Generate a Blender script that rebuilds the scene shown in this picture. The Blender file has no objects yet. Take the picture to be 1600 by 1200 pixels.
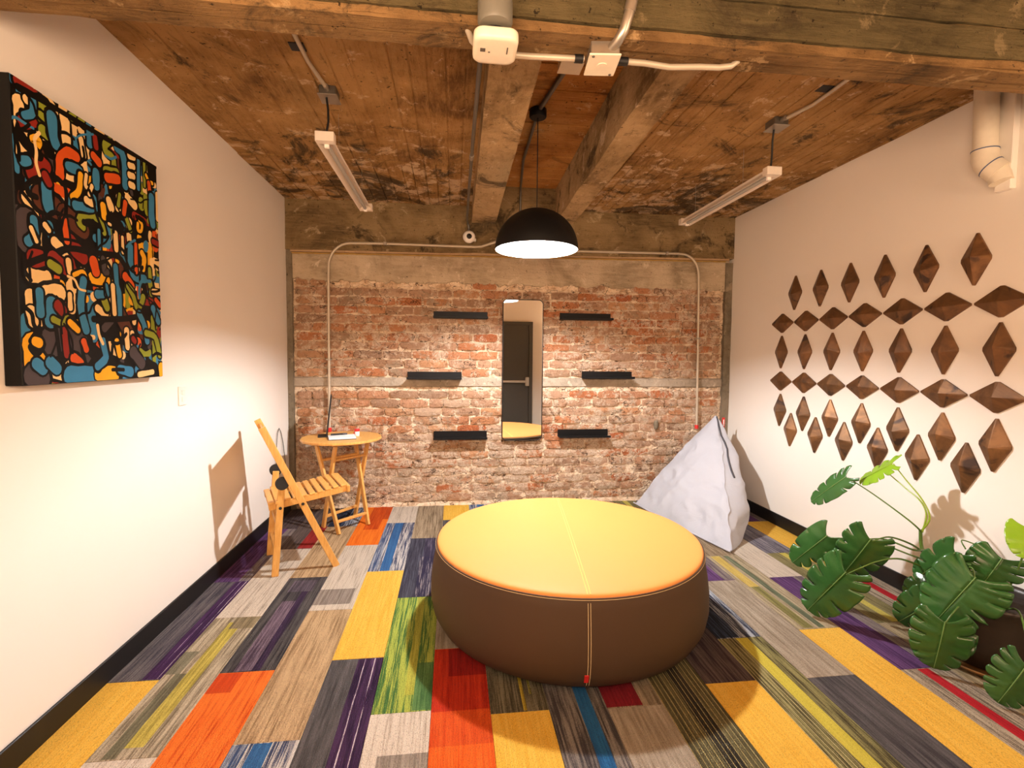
import bpy, bmesh, math, random, json
from mathutils import Vector, Matrix, noise

PI = math.pi
rnd = random.Random(7)
scene = bpy.context.scene
col = scene.collection

# ------------------------------------------------------------------ camera
CAM_X, CAM_Y, CAM_Z = 1.5698, -4.9692, 1.5
YAW, PITCH, ROLL, FPX = 0.1183, -0.055, 0.0091, 774.7
def make_camera():
    cy, sy = math.cos(YAW), math.sin(YAW); cp, sp = math.cos(PITCH), math.sin(PITCH)
    fw = Vector((sy*cp, cy*cp, sp)); r0 = Vector((cy, -sy, 0)); u0 = r0.cross(fw)
    c, s = math.cos(ROLL), math.sin(ROLL)
    r = c*r0 + s*u0; u = -s*r0 + c*u0
    cam = bpy.data.cameras.new('camera'); cam.sensor_width = 36; cam.lens = 36*FPX/1600; cam.clip_start = .02
    o = bpy.data.objects.new('camera', cam); col.objects.link(o)
    m = Matrix((r, u, -fw)).transposed().to_4x4(); m.translation = (CAM_X, CAM_Y, CAM_Z)
    o.matrix_world = m
    scene.camera = o
make_camera()

# ------------------------------------------------------------------ light and exposure
W = 4.482; H = 2.965; HC = 3.165; YF = -5.32
LAMP = Vector((2.132, -1.58, 2.228))          # centre of the pendant's rim
BULB_POWER = 4350.0                            # emission strength of the bulb
LIGHT_COL = (1.0, .97, .97)
# warm fill added behind the camera to lift the upper walls; no fixture there
def fill_light(x, w, power):
    L = bpy.data.lights.new('fill_light', 'AREA'); L.shape = 'RECTANGLE'; L.size = w; L.size_y = .7; L.energy = power; L.color = (1.0, .67, .43)
    o = bpy.data.objects.new('fill_light', L); col.objects.link(o); o.location = (x, -5.22, 1.95)
    o.rotation_euler = (math.radians(90+24), 0, 0)
fill_light(1.25, 2.2, 118); fill_light(3.95, .9, 50)
world = bpy.data.worlds.new('world'); scene.world = world; world.use_nodes = True
world.node_tree.nodes['Background'].inputs[0].default_value = (.9, .75, .6, 1)
world.node_tree.nodes['Background'].inputs[1].default_value = .05
scene.view_settings.view_transform = 'Standard'
scene.view_settings.look = 'None'
scene.view_settings.gamma = 1
scene.view_settings.use_curve_mapping = False
scene.view_settings.exposure = 0.0

# ------------------------------------------------------------------ materials
def lin(c):
    c /= 255.0
    return c/12.92 if c <= .04045 else ((c+.055)/1.055)**2.4
def C(r, g, b): return (lin(r), lin(g), lin(b), 1)

class NT:
    def __init__(s, name):
        s.m = bpy.data.materials.new(name); s.m.use_nodes = True
        s.t = s.m.node_tree; s.b = s.t.nodes['Principled BSDF']
    def n(s, typ, **kw):
        nd = s.t.nodes.new(typ)
        for k, v in kw.items():
            if k.startswith('i_'):
                key = k[2:]; key = int(key) if key.isdigit() else key.replace('_', ' ')
                nd.inputs[key].default_value = v
            else: setattr(nd, k, v)
        return nd
    def l(s, a, b): s.t.links.new(a, b)
    def coords(s, scale=(1, 1, 1), kind='Object', rnd_off=False):
        if kind == 'World':
            src = s.n('ShaderNodeNewGeometry').outputs['Position']
        else:
            src = s.n('ShaderNodeTexCoord').outputs[kind]
        if rnd_off:
            oi = s.n('ShaderNodeObjectInfo'); mu = s.n('ShaderNodeMath', operation='MULTIPLY', i_1=37.0)
            s.l(oi.outputs['Random'], mu.inputs[0])
            ad = s.n('ShaderNodeVectorMath', operation='ADD'); s.l(src, ad.inputs[0]); s.l(mu.outputs[0], ad.inputs[1]); src = ad.outputs[0]
        mp = s.n('ShaderNodeMapping'); mp.inputs['Scale'].default_value = scale
        s.l(src, mp.inputs[0]); return mp.outputs[0]
    def noise(s, vec, scale=5, detail=4, rough=.55, dist=0):
        nd = s.n('ShaderNodeTexNoise'); nd.inputs['Scale'].default_value = scale
        nd.inputs['Detail'].default_value = detail; nd.inputs['Roughness'].default_value = rough
        nd.inputs['Distortion'].default_value = dist
        s.l(vec, nd.inputs['Vector']); return nd.outputs['Fac']
    def ramp(s, fac, stops, interp='LINEAR'):
        r = s.n('ShaderNodeValToRGB'); r.color_ramp.interpolation = interp
        e = r.color_ramp.elements
        while len(e) < len(stops): e.new(.5)
        for i, (p, c) in enumerate(stops):
            e[i].position = p; e[i].color = c if len(c) == 4 else (*c, 1)
        s.l(fac, r.inputs[0]); return r.outputs[0]
    def mask(s, fac, lo, hi):
        m = s.n('ShaderNodeMapRange'); m.inputs[1].default_value = lo; m.inputs[2].default_value = hi
        s.l(fac, m.inputs[0]); return m.outputs[0]
    def math(s, op, a, b=None):
        m = s.n('ShaderNodeMath', operation=op)
        for i, v in enumerate((a, b)):
            if v is None: continue
            if isinstance(v, (int, float)): m.inputs[i].default_value = v
            else: s.l(v, m.inputs[i])
        return m.outputs[0]
    def mix(s, fac, a, b, blend='MIX'):
        m = s.n('ShaderNodeMix', data_type='RGBA', blend_type=blend)
        for i, v in ((0, fac), (6, a), (7, b)):
            if isinstance(v, (int, float)): m.inputs[i].default_value = v
            elif isinstance(v, tuple): m.inputs[i].default_value = v
            else: s.l(v, m.inputs[i])
        return m.outputs[2]
    def out(s, colr, rough=.6, bump=None, bstr=.3, bdist=.01, metal=0, spec=None):
        if isinstance(colr, tuple): s.b.inputs['Base Color'].default_value = colr
        else: s.l(colr, s.b.inputs['Base Color'])
        if isinstance(rough, (int, float)): s.b.inputs['Roughness'].default_value = rough
        else: s.l(rough, s.b.inputs['Roughness'])
        s.b.inputs['Metallic'].default_value = metal
        if spec is not None: s.b.inputs['Specular IOR Level'].default_value = spec
        if bump is not None:
            bp = s.n('ShaderNodeBump'); bp.inputs['Strength'].default_value = bstr; bp.inputs['Distance'].default_value = bdist
            s.l(bump, bp.inputs['Height']); s.l(bp.outputs[0], s.b.inputs['Normal'])
        return s.m

def plain(name, c, rough=.5, metal=0, var=.08, scale=30, bump=.1, spec=None):
    t = NT(name); v = t.coords()
    f = t.noise(v, scale, 3)
    d = tuple(x*(1-var) for x in c[:3])+(1,); b = tuple(min(1, x*(1+var)) for x in c[:3])+(1,)
    return t.out(t.mix(f, d, b), rough, f, bump, .002, metal, spec)

MT = {}
def mat_wall():
    t = NT('painted_plaster'); v = t.coords((1, 1, 1), 'World')
    f = t.noise(v, 220, 2); g = t.noise(v, 1.3, 3)
    return t.out(t.mix(g, C(234, 228, 219), C(240, 235, 227)), .75, f, .12, .001, spec=.25)
MT['wall'] = mat_wall()
MT['black_trim'] = plain('black_vinyl', C(15, 14, 14), .5)
def mat_concrete(name, dark, mid, light, pale, stain=1.0, grain=(3, .5, 3), back=0.0):
    t = NT(name); v = t.coords((1, 1, 1), 'World')
    sx = t.n('ShaderNodeSeparateXYZ'); t.l(v, sx.inputs[0])
    bk = t.math('MULTIPLY', t.mask(sx.outputs[1], -1.7, -.5), back)      # damp zone towards the outer wall
    big = t.noise(v, 1.9, 6, .62, .5); med = t.noise(v, 6, 7, .72, .4); fine = t.noise(v, 38, 4, .7)
    gv = t.coords(grain, 'World'); gr = t.noise(gv, 5, 6, .72, .3)
    base = t.ramp(big, [(.34, dark), (.47, mid), (.60, light)])
    base = t.mix(t.math('MULTIPLY', t.mask(gr, .46, .66), .6), base, light)
    base = t.mix(t.math('MULTIPLY', t.mask(gr, .42, .32), .6), base, dark)
    base = t.mix(t.math('MULTIPLY', t.mask(t.math('ADD', med, t.math('MULTIPLY', bk, .10)), .585, .64), .8), base, pale)
    sv = t.coords((.9, .9, .9), 'World'); s1 = t.noise(sv, 2.3, 8, .72, 1.0)
    base = t.mix(t.math('MULTIPLY', t.mask(t.math('ADD', s1, t.math('MULTIPLY', bk, .09)), .56, .64), .85*stain), base, C(52, 42, 28))
    s2 = t.noise(t.coords((1, 1, 1), 'Object'), 5.1, 8, .75, .6)
    base = t.mix(t.math('MULTIPLY', t.mask(s2, .62, .70), .7*stain), base, C(44, 34, 22))
    pits = t.math('MULTIPLY', t.mask(fine, .365, .32), .9)
    base = t.mix(pits, base, C(30, 22, 12))
    h = t.math('ADD', t.math('MULTIPLY', fine, .5), t.math('ADD', med, gr))
    return t.out(base, .85, h, .8, .015, spec=.2)
MT['slab'] = mat_concrete('board_formed_concrete', C(104, 74, 40), C(148, 112, 66), C(176, 138, 88), C(206, 178, 142), grain=(8, 1.4, 4), back=1)
MT['slab_mid'] = mat_concrete('warm_board_formed_concrete', C(124, 78, 34), C(168, 114, 56), C(190, 138, 76), C(200, 166, 114), .5, grain=(1, 14, 4))
MT['beam'] = mat_concrete('rough_concrete', C(88, 72, 46), C(118, 98, 66), C(146, 124, 88), C(176, 156, 122), grain=(1, 5, 9))
MT['beam_low'] = mat_concrete('warm_bounce_concrete', C(72, 54, 30), C(106, 80, 48), C(134, 104, 66), C(166, 138, 98), grain=(1, 10, 6))  # orange of the floor bounce put into the beam underside's colour
MT['beam_lit'] = mat_concrete('cool_lit_concrete', C(60, 52, 32), C(82, 72, 46), C(98, 86, 58), C(122, 106, 76), .8, grain=(1, 5, 9))  # cooler light on the beam's near face put into its colour
MT['joist'] = mat_concrete('pale_rough_concrete', C(106, 84, 54), C(150, 124, 86), C(180, 152, 112), C(206, 182, 148), .9, grain=(5, 1.6, 5))
MT['lintel'] = mat_concrete('smooth_render', C(150, 134, 110), C(182, 164, 138), C(198, 180, 154), C(212, 196, 172), .3, grain=(1, 3, 5))
MT['column'] = mat_concrete('grey_concrete', C(92, 84, 68), C(114, 104, 86), C(132, 120, 102), C(160, 146, 124), .4)
MT['band'] = mat_concrete('grey_band_render', C(134, 122, 104), C(160, 146, 128), C(178, 162, 142), C(206, 190, 168), .3)

def cracks(t, scale, zs, width, seedoff=0.0):
    vo = t.n('ShaderNodeTexVoronoi', feature='DISTANCE_TO_EDGE'); vo.inputs['Scale'].default_value = scale
    dv = t.coords((1, 1, zs), 'World'); ns = t.n('ShaderNodeTexNoise'); ns.inputs['Scale'].default_value = 7; t.l(dv, ns.inputs['Vector'])
    ad = t.n('ShaderNodeVectorMath', operation='MULTIPLY_ADD'); ad.inputs[1].default_value = (.45, .45, .45)
    t.l(ns.outputs['Color'], ad.inputs[0]); t.l(dv, ad.inputs[2]); t.l(ad.outputs[0], vo.inputs['Vector'])
    gate = t.mask(t.noise(dv, 2.5, 3), .45, .55)
    return t.math('MULTIPLY', t.mask(vo.outputs['Distance'], width, width*.3), gate)
def mat_brick():
    t = NT('weathered_brick'); w = t.coords((1, 1, 1), 'World')
    oi = t.n('ShaderNodeObjectInfo')
    base = t.ramp(oi.outputs['Random'], [(0, C(178, 98, 58)), (.12, C(196, 128, 86)), (.30, C(190, 148, 118)), (.48, C(160, 128, 104)),
                                         (.64, C(204, 154, 114)), (.80, C(184, 114, 72)), (1, C(198, 168, 142))])
    f = t.noise(w, 20, 6, .72, .3); g = t.noise(w, 80, 4, .7)
    base = t.mix(t.math('MULTIPLY', t.mask(f, .46, .34), .7), base, C(104, 68, 46))
    base = t.mix(t.math('MULTIPLY', t.mask(g, .5, .66), .4), base, C(216, 176, 140))
    big = t.noise(w, 1.5, 3, .5); sm = t.noise(w, 9, 9, .8, .25)
    sx = t.n('ShaderNodeSeparateXYZ'); t.l(w, sx.inputs[0])
    low = t.math('MULTIPLY', t.mask(sx.outputs[2], 1.15, .35), .06)
    rt = t.math('MULTIPLY', t.mask(sx.outputs[0], 2.7, 3.8), .035)
    k = t.math('ADD', t.math('ADD', sm, t.math('MULTIPLY', big, .30)), t.math('ADD', low, rt))
    base = t.mix(t.math('MULTIPLY', t.mask(k, .675, .715), .85), base, t.mix(t.mask(g, .35, .65), C(190, 158, 128), C(232, 214, 192)))
    base = t.mix(t.math('MULTIPLY', t.mask(t.noise(w, 4.2, 6, .7, .5), .57, .62), .6), base, C(164, 144, 120))
    base = t.mix(t.math('MULTIPLY', cracks(t, 5, 1.7, .03), .8), base, C(60, 40, 28))
    return t.out(base, .88, t.math('ADD', f, t.math('MULTIPLY', sm, 1.8)), 1, .02, spec=.2)
MT['brick'] = mat_brick()
def mat_mortar():
    t = NT('lime_mortar'); w = t.coords((1, 1, 1), 'World')
    f = t.noise(w, 9, 7, .72, .3); g = t.noise(w, 60, 4, .7)
    base = t.ramp(f, [(.32, C(156, 126, 98)), (.45, C(204, 176, 146)), (.58, C(228, 208, 182)), (.7, C(204, 164, 132))])
    base = t.mix(t.math('MULTIPLY', t.mask(g, .40, .30), .8), base, C(84, 60, 40))
    # hairline shrinkage cracks
    vo = t.n('ShaderNodeTexVoronoi', feature='DISTANCE_TO_EDGE'); vo.inputs['Scale'].default_value = 6
    dv = t.coords((1, 1, 2.1), 'World'); ns = t.n('ShaderNodeTexNoise'); ns.inputs['Scale'].default_value = 6; t.l(dv, ns.inputs['Vector'])
    ad = t.n('ShaderNodeVectorMath', operation='MULTIPLY_ADD'); ad.inputs[1].default_value = (.4, .4, .4)
    t.l(ns.outputs['Color'], ad.inputs[0]); t.l(dv, ad.inputs[2]); t.l(ad.outputs[0], vo.inputs['Vector'])
    base = t.mix(t.math('MULTIPLY', t.mask(vo.outputs['Distance'], .03, .012), .85), base, C(62, 42, 28))
    return t.out(base, .9, t.math('ADD', f, t.math('MULTIPLY', g, .5)), .9, .015, spec=.15)
MT['mortar'] = mat_mortar()
MT['foam'] = plain('yellowed_filler', C(166, 132, 70), .8, var=.5, scale=14, bump=.8)
MT['ledge'] = plain('raw_plaster_edge', C(172, 142, 106), .85, var=.25, scale=9, bump=.6)

# carpet ------------------------------------------------------------
def carpet(name, A, B, dens=1.0, lo=.42, hi=.58, regions=(), lines=None):
    """streaked cut pile; regions = (u0,u1,v0,v1,colA,colB,lo,hi) are tufted bands in the plank itself"""
    t = NT('carpet_'+name)
    def lg(c, e): return tuple(max(v, .004)**e for v in c[:3])+(1,)
    A = lg(A, .82); B = lg(B, .95); regions = [r[:4]+(lg(r[4], .86), lg(r[5], .98))+r[6:] for r in regions]
    tc = t.n('ShaderNodeTexCoord').outputs['Object']
    sx = t.n('ShaderNodeSeparateXYZ'); t.l(tc, sx.inputs[0]); U, V = sx.outputs[0], sx.outputs[1]
    v1 = t.coords((120*dens, 4, 1), 'Object', True); st = t.noise(v1, 1, 3, .6)
    v2 = t.coords((42, 2.2, 1), 'Object', True); st2 = t.noise(v2, 1, 4, .65)
    gr = t.noise(t.coords((1, 1, 1), 'Object', True), 420, 2, .6)
    s = t.math('ADD', t.math('MULTIPLY', st, .6), t.math('MULTIPLY', st2, .4))
    s = t.math('ADD', s, t.math('MULTIPLY', t.math('SUBTRACT', gr, .5), .34))
    c = t.mix(t.mask(s, lo, hi), B, A)
    for (u0, u1, w0, w1, a, b, l2, h2) in regions:
        wob = t.math('MULTIPLY', t.math('SUBTRACT', st2, .5), .012)
        uu = t.math('ADD', U, wob)
        m = t.math('MULTIPLY', t.math('GREATER_THAN', uu, u0-.125), t.math('LESS_THAN', uu, u1-.125))
        m = t.math('MULTIPLY', m, t.math('MULTIPLY', t.math('GREATER_THAN', V, w0-.5), t.math('LESS_THAN', V, w1-.5)))
        c = t.mix(m, c, t.mix(t.mask(s, l2, h2), b, a))
    if lines:
        sp, lc, frac, u0, u1 = lines
        ph = t.math('FRACT', t.math('MULTIPLY', t.math('ADD', U, .125), 1/sp))
        m = t.math('MULTIPLY', t.math('LESS_THAN', ph, frac), t.math('MULTIPLY', t.math('GREATER_THAN', U, u0-.125), t.math('LESS_THAN', U, u1-.125)))
        c = t.mix(t.math('MULTIPLY', m, .85), c, lc)
    rib = t.math('SINE', t.math('MULTIPLY', U, 2*PI*170))
    fl = t.noise(t.coords((420, 160, 1), 'Object', True), 1, 2)
    c = t.mix(t.math('MULTIPLY', t.mask(rib, -.2, -1), .22), c, (.02, .02, .02, 1))
    c = t.mix(t.math('MULTIPLY', t.mask(fl, .46, .34), .45), c, (.03, .028, .026, 1))
    return t.out(c, .95, t.math('ADD', t.math('MULTIPLY', rib, .3), fl), .8, .005, spec=.1)
YEL = C(236, 182, 44)
CP = {
 'YE': carpet('yellow', C(240, 186, 66), C(226, 166, 50), lo=.3, hi=.6),
 'OR': carpet('orange', C(240, 104, 30), C(196, 66, 18), lo=.36, hi=.52, regions=[(0, .11, .86, 1, C(206, 66, 20), C(176, 52, 16), .3, .6)]),
 'OR2': carpet('orange_block', C(242, 112, 24), C(214, 84, 16), lo=.3, hi=.6, regions=[(.07, .2, .35, 1, C(214, 80, 18), C(180, 56, 14), .4, .6), (.2, .25, .62, 1, C(200, 74, 20), C(170, 52, 14), .4, .6)]),
 'RE': carpet('red_orange', C(222, 78, 24), C(186, 50, 16), lo=.3, hi=.62, regions=[(0, .25, .55, 1, C(196, 46, 20), C(150, 26, 14), .35, .6), (.07, .25, .78, 1, C(150, 22, 16), C(120, 16, 12), .4, .6), (0, .25, 0, .36, C(240, 100, 30), C(214, 74, 22), .3, .6)]),
 'TA': carpet('tan', C(190, 156, 112), C(132, 104, 72), lo=.38, hi=.56),
 'TD': carpet('taupe_tan', C(164, 142, 112), C(104, 86, 64), lo=.38, hi=.58),
 'GL': carpet('light_grey', C(206, 192, 172), C(150, 136, 120), lo=.34, hi=.52),
 'GB': carpet('light_grey_block', C(204, 190, 170), C(148, 134, 118), lo=.34, hi=.52, regions=[(0, .22, .06, .26, C(150, 138, 126), C(116, 104, 94), .4, .6)]),
 'GW': carpet('light_grey_lower_block', C(214, 200, 182), C(168, 152, 134), lo=.34, hi=.5, regions=[(.06, .25, 0, .78, C(156, 144, 130), C(118, 108, 98), .36, .6)]),
 'GY': carpet('taupe_grey', C(172, 158, 138), C(130, 116, 98), lo=.36, hi=.64, dens=.6),
 'CH': carpet('charcoal', C(84, 80, 80), C(50, 48, 52), lo=.36, hi=.62, dens=.6),
 'CA': carpet('charcoal_black', C(72, 68, 66), C(34, 32, 38), lo=.4, hi=.6, regions=[(.06, .14, 0, .68, C(112, 94, 108), C(60, 46, 62), .4, .58), (.14, .18, 0, .8, C(52, 34, 62), C(34, 24, 44), .4, .6), (.05, .2, .8, .96, C(96, 84, 96), C(54, 48, 56), .4, .6)]),
 'CN': carpet('navy_charcoal', C(64, 64, 76), C(36, 36, 50), lo=.4, hi=.6, regions=[(.1, .25, 0, .62, C(150, 140, 140), C(40, 36, 60), .52, .6), (.12, .25, .62, 1, C(90, 82, 100), C(46, 42, 62), .5, .62)]),
 'CP': carpet('charcoal_purple', C(84, 80, 80), C(52, 50, 52), lo=.36, hi=.62, dens=.6, regions=[(.13, .25, 0, 1, C(58, 34, 66), C(38, 22, 50), .4, .6), (.16, .165, 0, 1, C(196, 180, 190), C(58, 34, 66), .5, .55), (.21, .214, 0, 1, C(196, 180, 190), C(58, 34, 66), .5, .55)]),
 'PC': carpet('purple_edge', C(104, 98, 98), C(52, 50, 62), lo=.4, hi=.62, regions=[(.16, .25, 0, 1, C(64, 34, 76), C(40, 22, 54), .4, .6), (.225, .229, 0, 1, C(200, 184, 190), C(70, 40, 80), .45, .5), (.19, .193, 0, 1, C(170, 150, 170), C(70, 40, 80), .5, .55)]),
 'DK': carpet('dark_brown', C(84, 70, 66), C(44, 34, 42), lo=.4, hi=.6),
 'DR': carpet('dark_with_red', C(96, 80, 72), C(52, 44, 46), lo=.4, hi=.6, regions=[(.14, .25, 0, .5, C(150, 34, 30), C(110, 22, 26), .3, .6)]),
 'BL': carpet('blue_white', C(196, 190, 184), C(52, 62, 92), lo=.46, hi=.54, regions=[(.08, .15, 0, 1, C(48, 96, 150), C(36, 76, 128), .3, .6), (0, .06, 0, 1, C(150, 156, 168), C(54, 74, 112), .46, .56)]),
 'BN': carpet('blue_navy', C(160, 166, 176), C(38, 46, 66), lo=.48, hi=.56, regions=[(0, .13, 0, 1, C(60, 76, 104), C(28, 34, 50), .5, .62)]),
 'BD': carpet('grey_with_blue', C(124, 116, 108), C(60, 56, 60), lo=.42, hi=.58, regions=[(.13, .19, 0, 1, C(32, 92, 148), C(24, 72, 124), .3, .6)]),
 'BG': carpet('blue_grey', C(134, 128, 134), C(74, 72, 88), lo=.42, hi=.58),
 'GR': carpet('green', C(158, 172, 62), C(64, 106, 52), lo=.47, hi=.53, regions=[(.17, .25, 0, .33, C(86, 126, 66), C(58, 96, 52), .4, .6), (.13, .17, .1, 1, C(176, 176, 64), C(140, 146, 56), .4, .6)]),
 'OY': carpet('olive_streaked', C(112, 104, 80), C(56, 52, 40), lo=.42, hi=.58, regions=[(.14, .155, 0, .9, C(190, 164, 52), C(140, 120, 40), .4, .6), (.18, .19, .1, 1, C(170, 160, 60), C(90, 84, 50), .45, .55)]),
 'OT': carpet('olive_lined', C(92, 86, 56), C(54, 50, 34), lo=.36, hi=.6, regions=[(.1, .17, 0, 1, C(52, 48, 38), C(34, 32, 28), .4, .6)], lines=(.021, C(214, 196, 130), .09, 0, .25)),
 'OL': carpet('olive_lime', C(128, 122, 72), C(62, 56, 36), lo=.42, hi=.56, regions=[(.1, .165, 0, 1, C(206, 192, 70), C(190, 176, 60), .3, .6)], lines=(.018, C(226, 212, 160), .1, 0, .1)),
 'OM': carpet('olive_lime_muted', C(132, 122, 78), C(88, 82, 50), lo=.4, hi=.56, regions=[(.1, .15, 0, 1, C(198, 184, 84), C(180, 166, 72), .3, .6)]),
 'BY': carpet('beige_yellow_green', C(180, 164, 132), C(122, 108, 82), lo=.38, hi=.58, regions=[(.03, .1, .5, 1, C(208, 180, 92), C(170, 146, 66), .36, .56), (.13, .17, 0, 1, C(112, 120, 92), C(80, 88, 68), .4, .6), (.04, .1, 0, .5, C(140, 134, 76), C(100, 96, 56), .4, .6)]),
 'BO': carpet('beige_olive', C(188, 172, 142), C(116, 104, 84), lo=.4, hi=.58, regions=[(.1, .17, .05, .95, C(202, 182, 78), C(150, 138, 62), .4, .56), (.05, .1, 0, .5, C(118, 114, 88), C(90, 86, 68), .4, .6), (.0, .07, .5, .68, C(130, 124, 100), C(96, 92, 74), .4, .6), (.12, .25, .88, 1, C(150, 134, 100), C(112, 100, 76), .4, .6)]),
 'PU': carpet('purple', C(96, 60, 112), C(56, 32, 72), lo=.4, hi=.6, regions=[(.17, .25, 0, 1, C(132, 122, 112), C(82, 66, 84), .42, .56)]),
 'RS': carpet('beige_red_stripe', C(176, 160, 136), C(104, 92, 78), lo=.44, hi=.56, regions=[(.085, .145, 0, 1, C(176, 26, 34), C(140, 16, 28), .3, .6)]),
 'RD': carpet('dark_red', C(152, 136, 110), C(100, 88, 70), lo=.4, hi=.6, regions=[(0, .16, 0, .35, C(126, 22, 34), C(96, 12, 26), .3, .6)]),
 'WB': carpet('tan_olive', C(166, 148, 112), C(110, 96, 68), lo=.42, hi=.58),
}

# objects' materials
def mat_wood(name, a, b, ax=(1, 1, 1)):
    t = NT(name); v = t.coords(ax)
    f = t.noise(v, 14, 5, .6, .6)
    return t.out(t.mix(t.mask(f, .3, .7), a, b), .42, f, .08, .002)
MT['wood'] = mat_wood('honey_wood', C(206, 148, 72), C(228, 176, 100), (9, 1.2, 1.2))
MT['wood_z'] = mat_wood('honey_wood_upright', C(204, 146, 70), C(226, 174, 98), (6, 6, .8))
MT['black_metal'] = plain('black_powder_coat', C(11, 11, 13), .5, 0, .1, 200, .15, .2)
MT['black_matte'] = plain('matte_black', C(22, 22, 23), .6)
MT['shade_out'] = plain('shade_black', C(14, 14, 15), .55, spec=.25)
MT['shade_in'] = plain('shade_white', C(162, 160, 154), .6)
MT['galv'] = plain('galvanised_steel', C(170, 162, 150), .35, .75, .12, 25, .1)
MT['galv_dull'] = plain('dull_steel', C(110, 106, 98), .45, .6, .15, 25, .1)
MT['conduit'] = plain('painted_conduit', C(190, 178, 158), .45, .3, .1, 12, .08)
MT['cream_plastic'] = plain('cream_plastic', C(232, 222, 200), .45)
MT['white_plastic'] = plain('white_plastic', C(236, 230, 222), .4)
MT['white_metal'] = plain('white_enamel', C(226, 214, 200), .38)
MT['pvc'] = plain('pvc_pipe', C(226, 216, 196), .4)
MT['grey_plastic'] = plain('grey_plastic', C(110, 108, 98), .4)
MT['black_rubber'] = plain('black_rubber', C(16, 16, 16), .55)
MT['red'] = plain('red_fabric', C(206, 40, 36), .6)
MT['red_glass'] = plain('red_plastic', C(190, 30, 32), .3)
MT['paper'] = plain('white_paper', C(240, 238, 236), .7)
MT['ink'] = plain('blue_ink', C(70, 90, 130), .6)
MT['label_white'] = plain('printed_white', C(236, 230, 224), .6)
MT['door'] = plain('grey_door_paint', C(76, 74, 68), .5)
MT['steel'] = plain('brushed_steel', C(200, 196, 186), .35, .5)
MT['soil'] = plain('dark_soil', C(36, 26, 20), .95, var=.5, scale=60, bump=1)
def mat_mirror():
    t = NT('mirror_glass'); return t.out(C(235, 236, 232), .0, metal=1)
MT['mirror'] = mat_mirror()
def mat_leather(name, c, v=.04, rough=.42, sc=260):
    t = NT(name); w = t.coords(); f = t.noise(w, sc, 3, .6); g = t.noise(w, 3, 3)
    d = tuple(x*(1-v) for x in c[:3])+(1,)
    return t.out(t.mix(g, c, d), rough, f, .12, .0015, spec=.35)
MT['yellow_leather'] = mat_leather('yellow_leather', C(236, 158, 84), rough=.6)
MT['grey_leather'] = mat_leather('taupe_leather', C(76, 57, 40), .08, .65)
MT['thread'] = plain('pale_thread', C(226, 204, 160), .7)
MT['thread_yellow'] = plain('light_yellow_thread', C(250, 212, 120), .7)
def mat_bag():
    t = NT('white_nylon'); w = t.coords(); f = t.noise(w, 5, 5, .55, .8); g = t.noise(w, 300, 2)
    return t.out(C(184, 187, 196), .62, t.math('ADD', f, t.math('MULTIPLY', g, .02)), .35, .03, spec=.3)
MT['bag'] = mat_bag()
MT['bag_grey'] = plain('grey_webbing', C(70, 70, 76), .7)
def mat_copper():
    t = NT('patinated_copper'); w = t.coords((1, 1, 1), 'Object', True)
    oi = t.n('ShaderNodeObjectInfo')
    f = t.noise(w, 7, 5, .6, 1.2); g = t.noise(w, 30, 3)
    base = t.ramp(f, [(.3, C(78, 54, 34)), (.5, C(116, 80, 48)), (.68, C(146, 104, 64))])
    base = t.mix(t.math('MULTIPLY', oi.outputs['Random'], .45), base, C(92, 70, 46))
    st = t.noise(w, 4.2, 3, .5, 2.2)
    base = t.mix(t.math('MULTIPLY', t.mask(st, .60, .68), .88), base, C(44, 32, 28))
    return t.out(base, t.math('ADD', t.math('MULTIPLY', g, .2), .36), g, .05, .002, metal=.45)
MT['copper'] = mat_copper()
def mat_leaf(name, a, b, vein):
    t = NT(name); w = t.coords((1, 1, 1), 'World'); f = t.noise(w, 9, 4)
    t.out(t.mix(f, a, b), .24, t.noise(w, 60, 3), .15, .003, spec=.5)
    t.b.inputs['Subsurface Weight'].default_value = .0
    t.b.inputs['Transmission Weight'].default_value = .0
    return t.m
MT['leaf'] = mat_leaf('glossy_leaf', C(34, 76, 36), C(62, 108, 50), None)
MT['leaf_young'] = mat_leaf('young_leaf', C(112, 156, 34), C(142, 182, 46), None)
MT['stem'] = mat_leaf('green_stem', C(60, 92, 38), C(92, 122, 52), None)
MT['stem_young'] = mat_leaf('young_stem', C(130, 160, 50), C(150, 178, 64), None)
MT['vein'] = plain('leaf_rib', C(108, 142, 78), .4)
MT['pot'] = plain('dark_glazed_pot', C(54, 46, 40), .4, .1, .35, 6, .1)
MT['saucer'] = plain('bronze_saucer', C(128, 92, 52), .35, .5)
def mat_bulb():
    t = NT('bulb_glow'); t.b.inputs['Base Color'].default_value = (1, 1, 1, 1)
    t.b.inputs['Emission Color'].default_value = (*LIGHT_COL, 1); t.b.inputs['Emission Strength'].default_value = BULB_POWER
    return t.m
MT['bulb'] = mat_bulb()
for k, c in dict(K=(7, 7, 7), B=(58, 128, 170), Y=(234, 172, 36), C=(238, 204, 142), O=(206, 84, 30), R=(136, 38, 28), G=(140, 150, 46), N=(72, 64, 66), W=(86, 48, 34)).items():
    MT['paint_'+k] = plain('paint_'+k, C(*c), .5, var=.12, scale=18, bump=.1, spec=.2)

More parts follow.
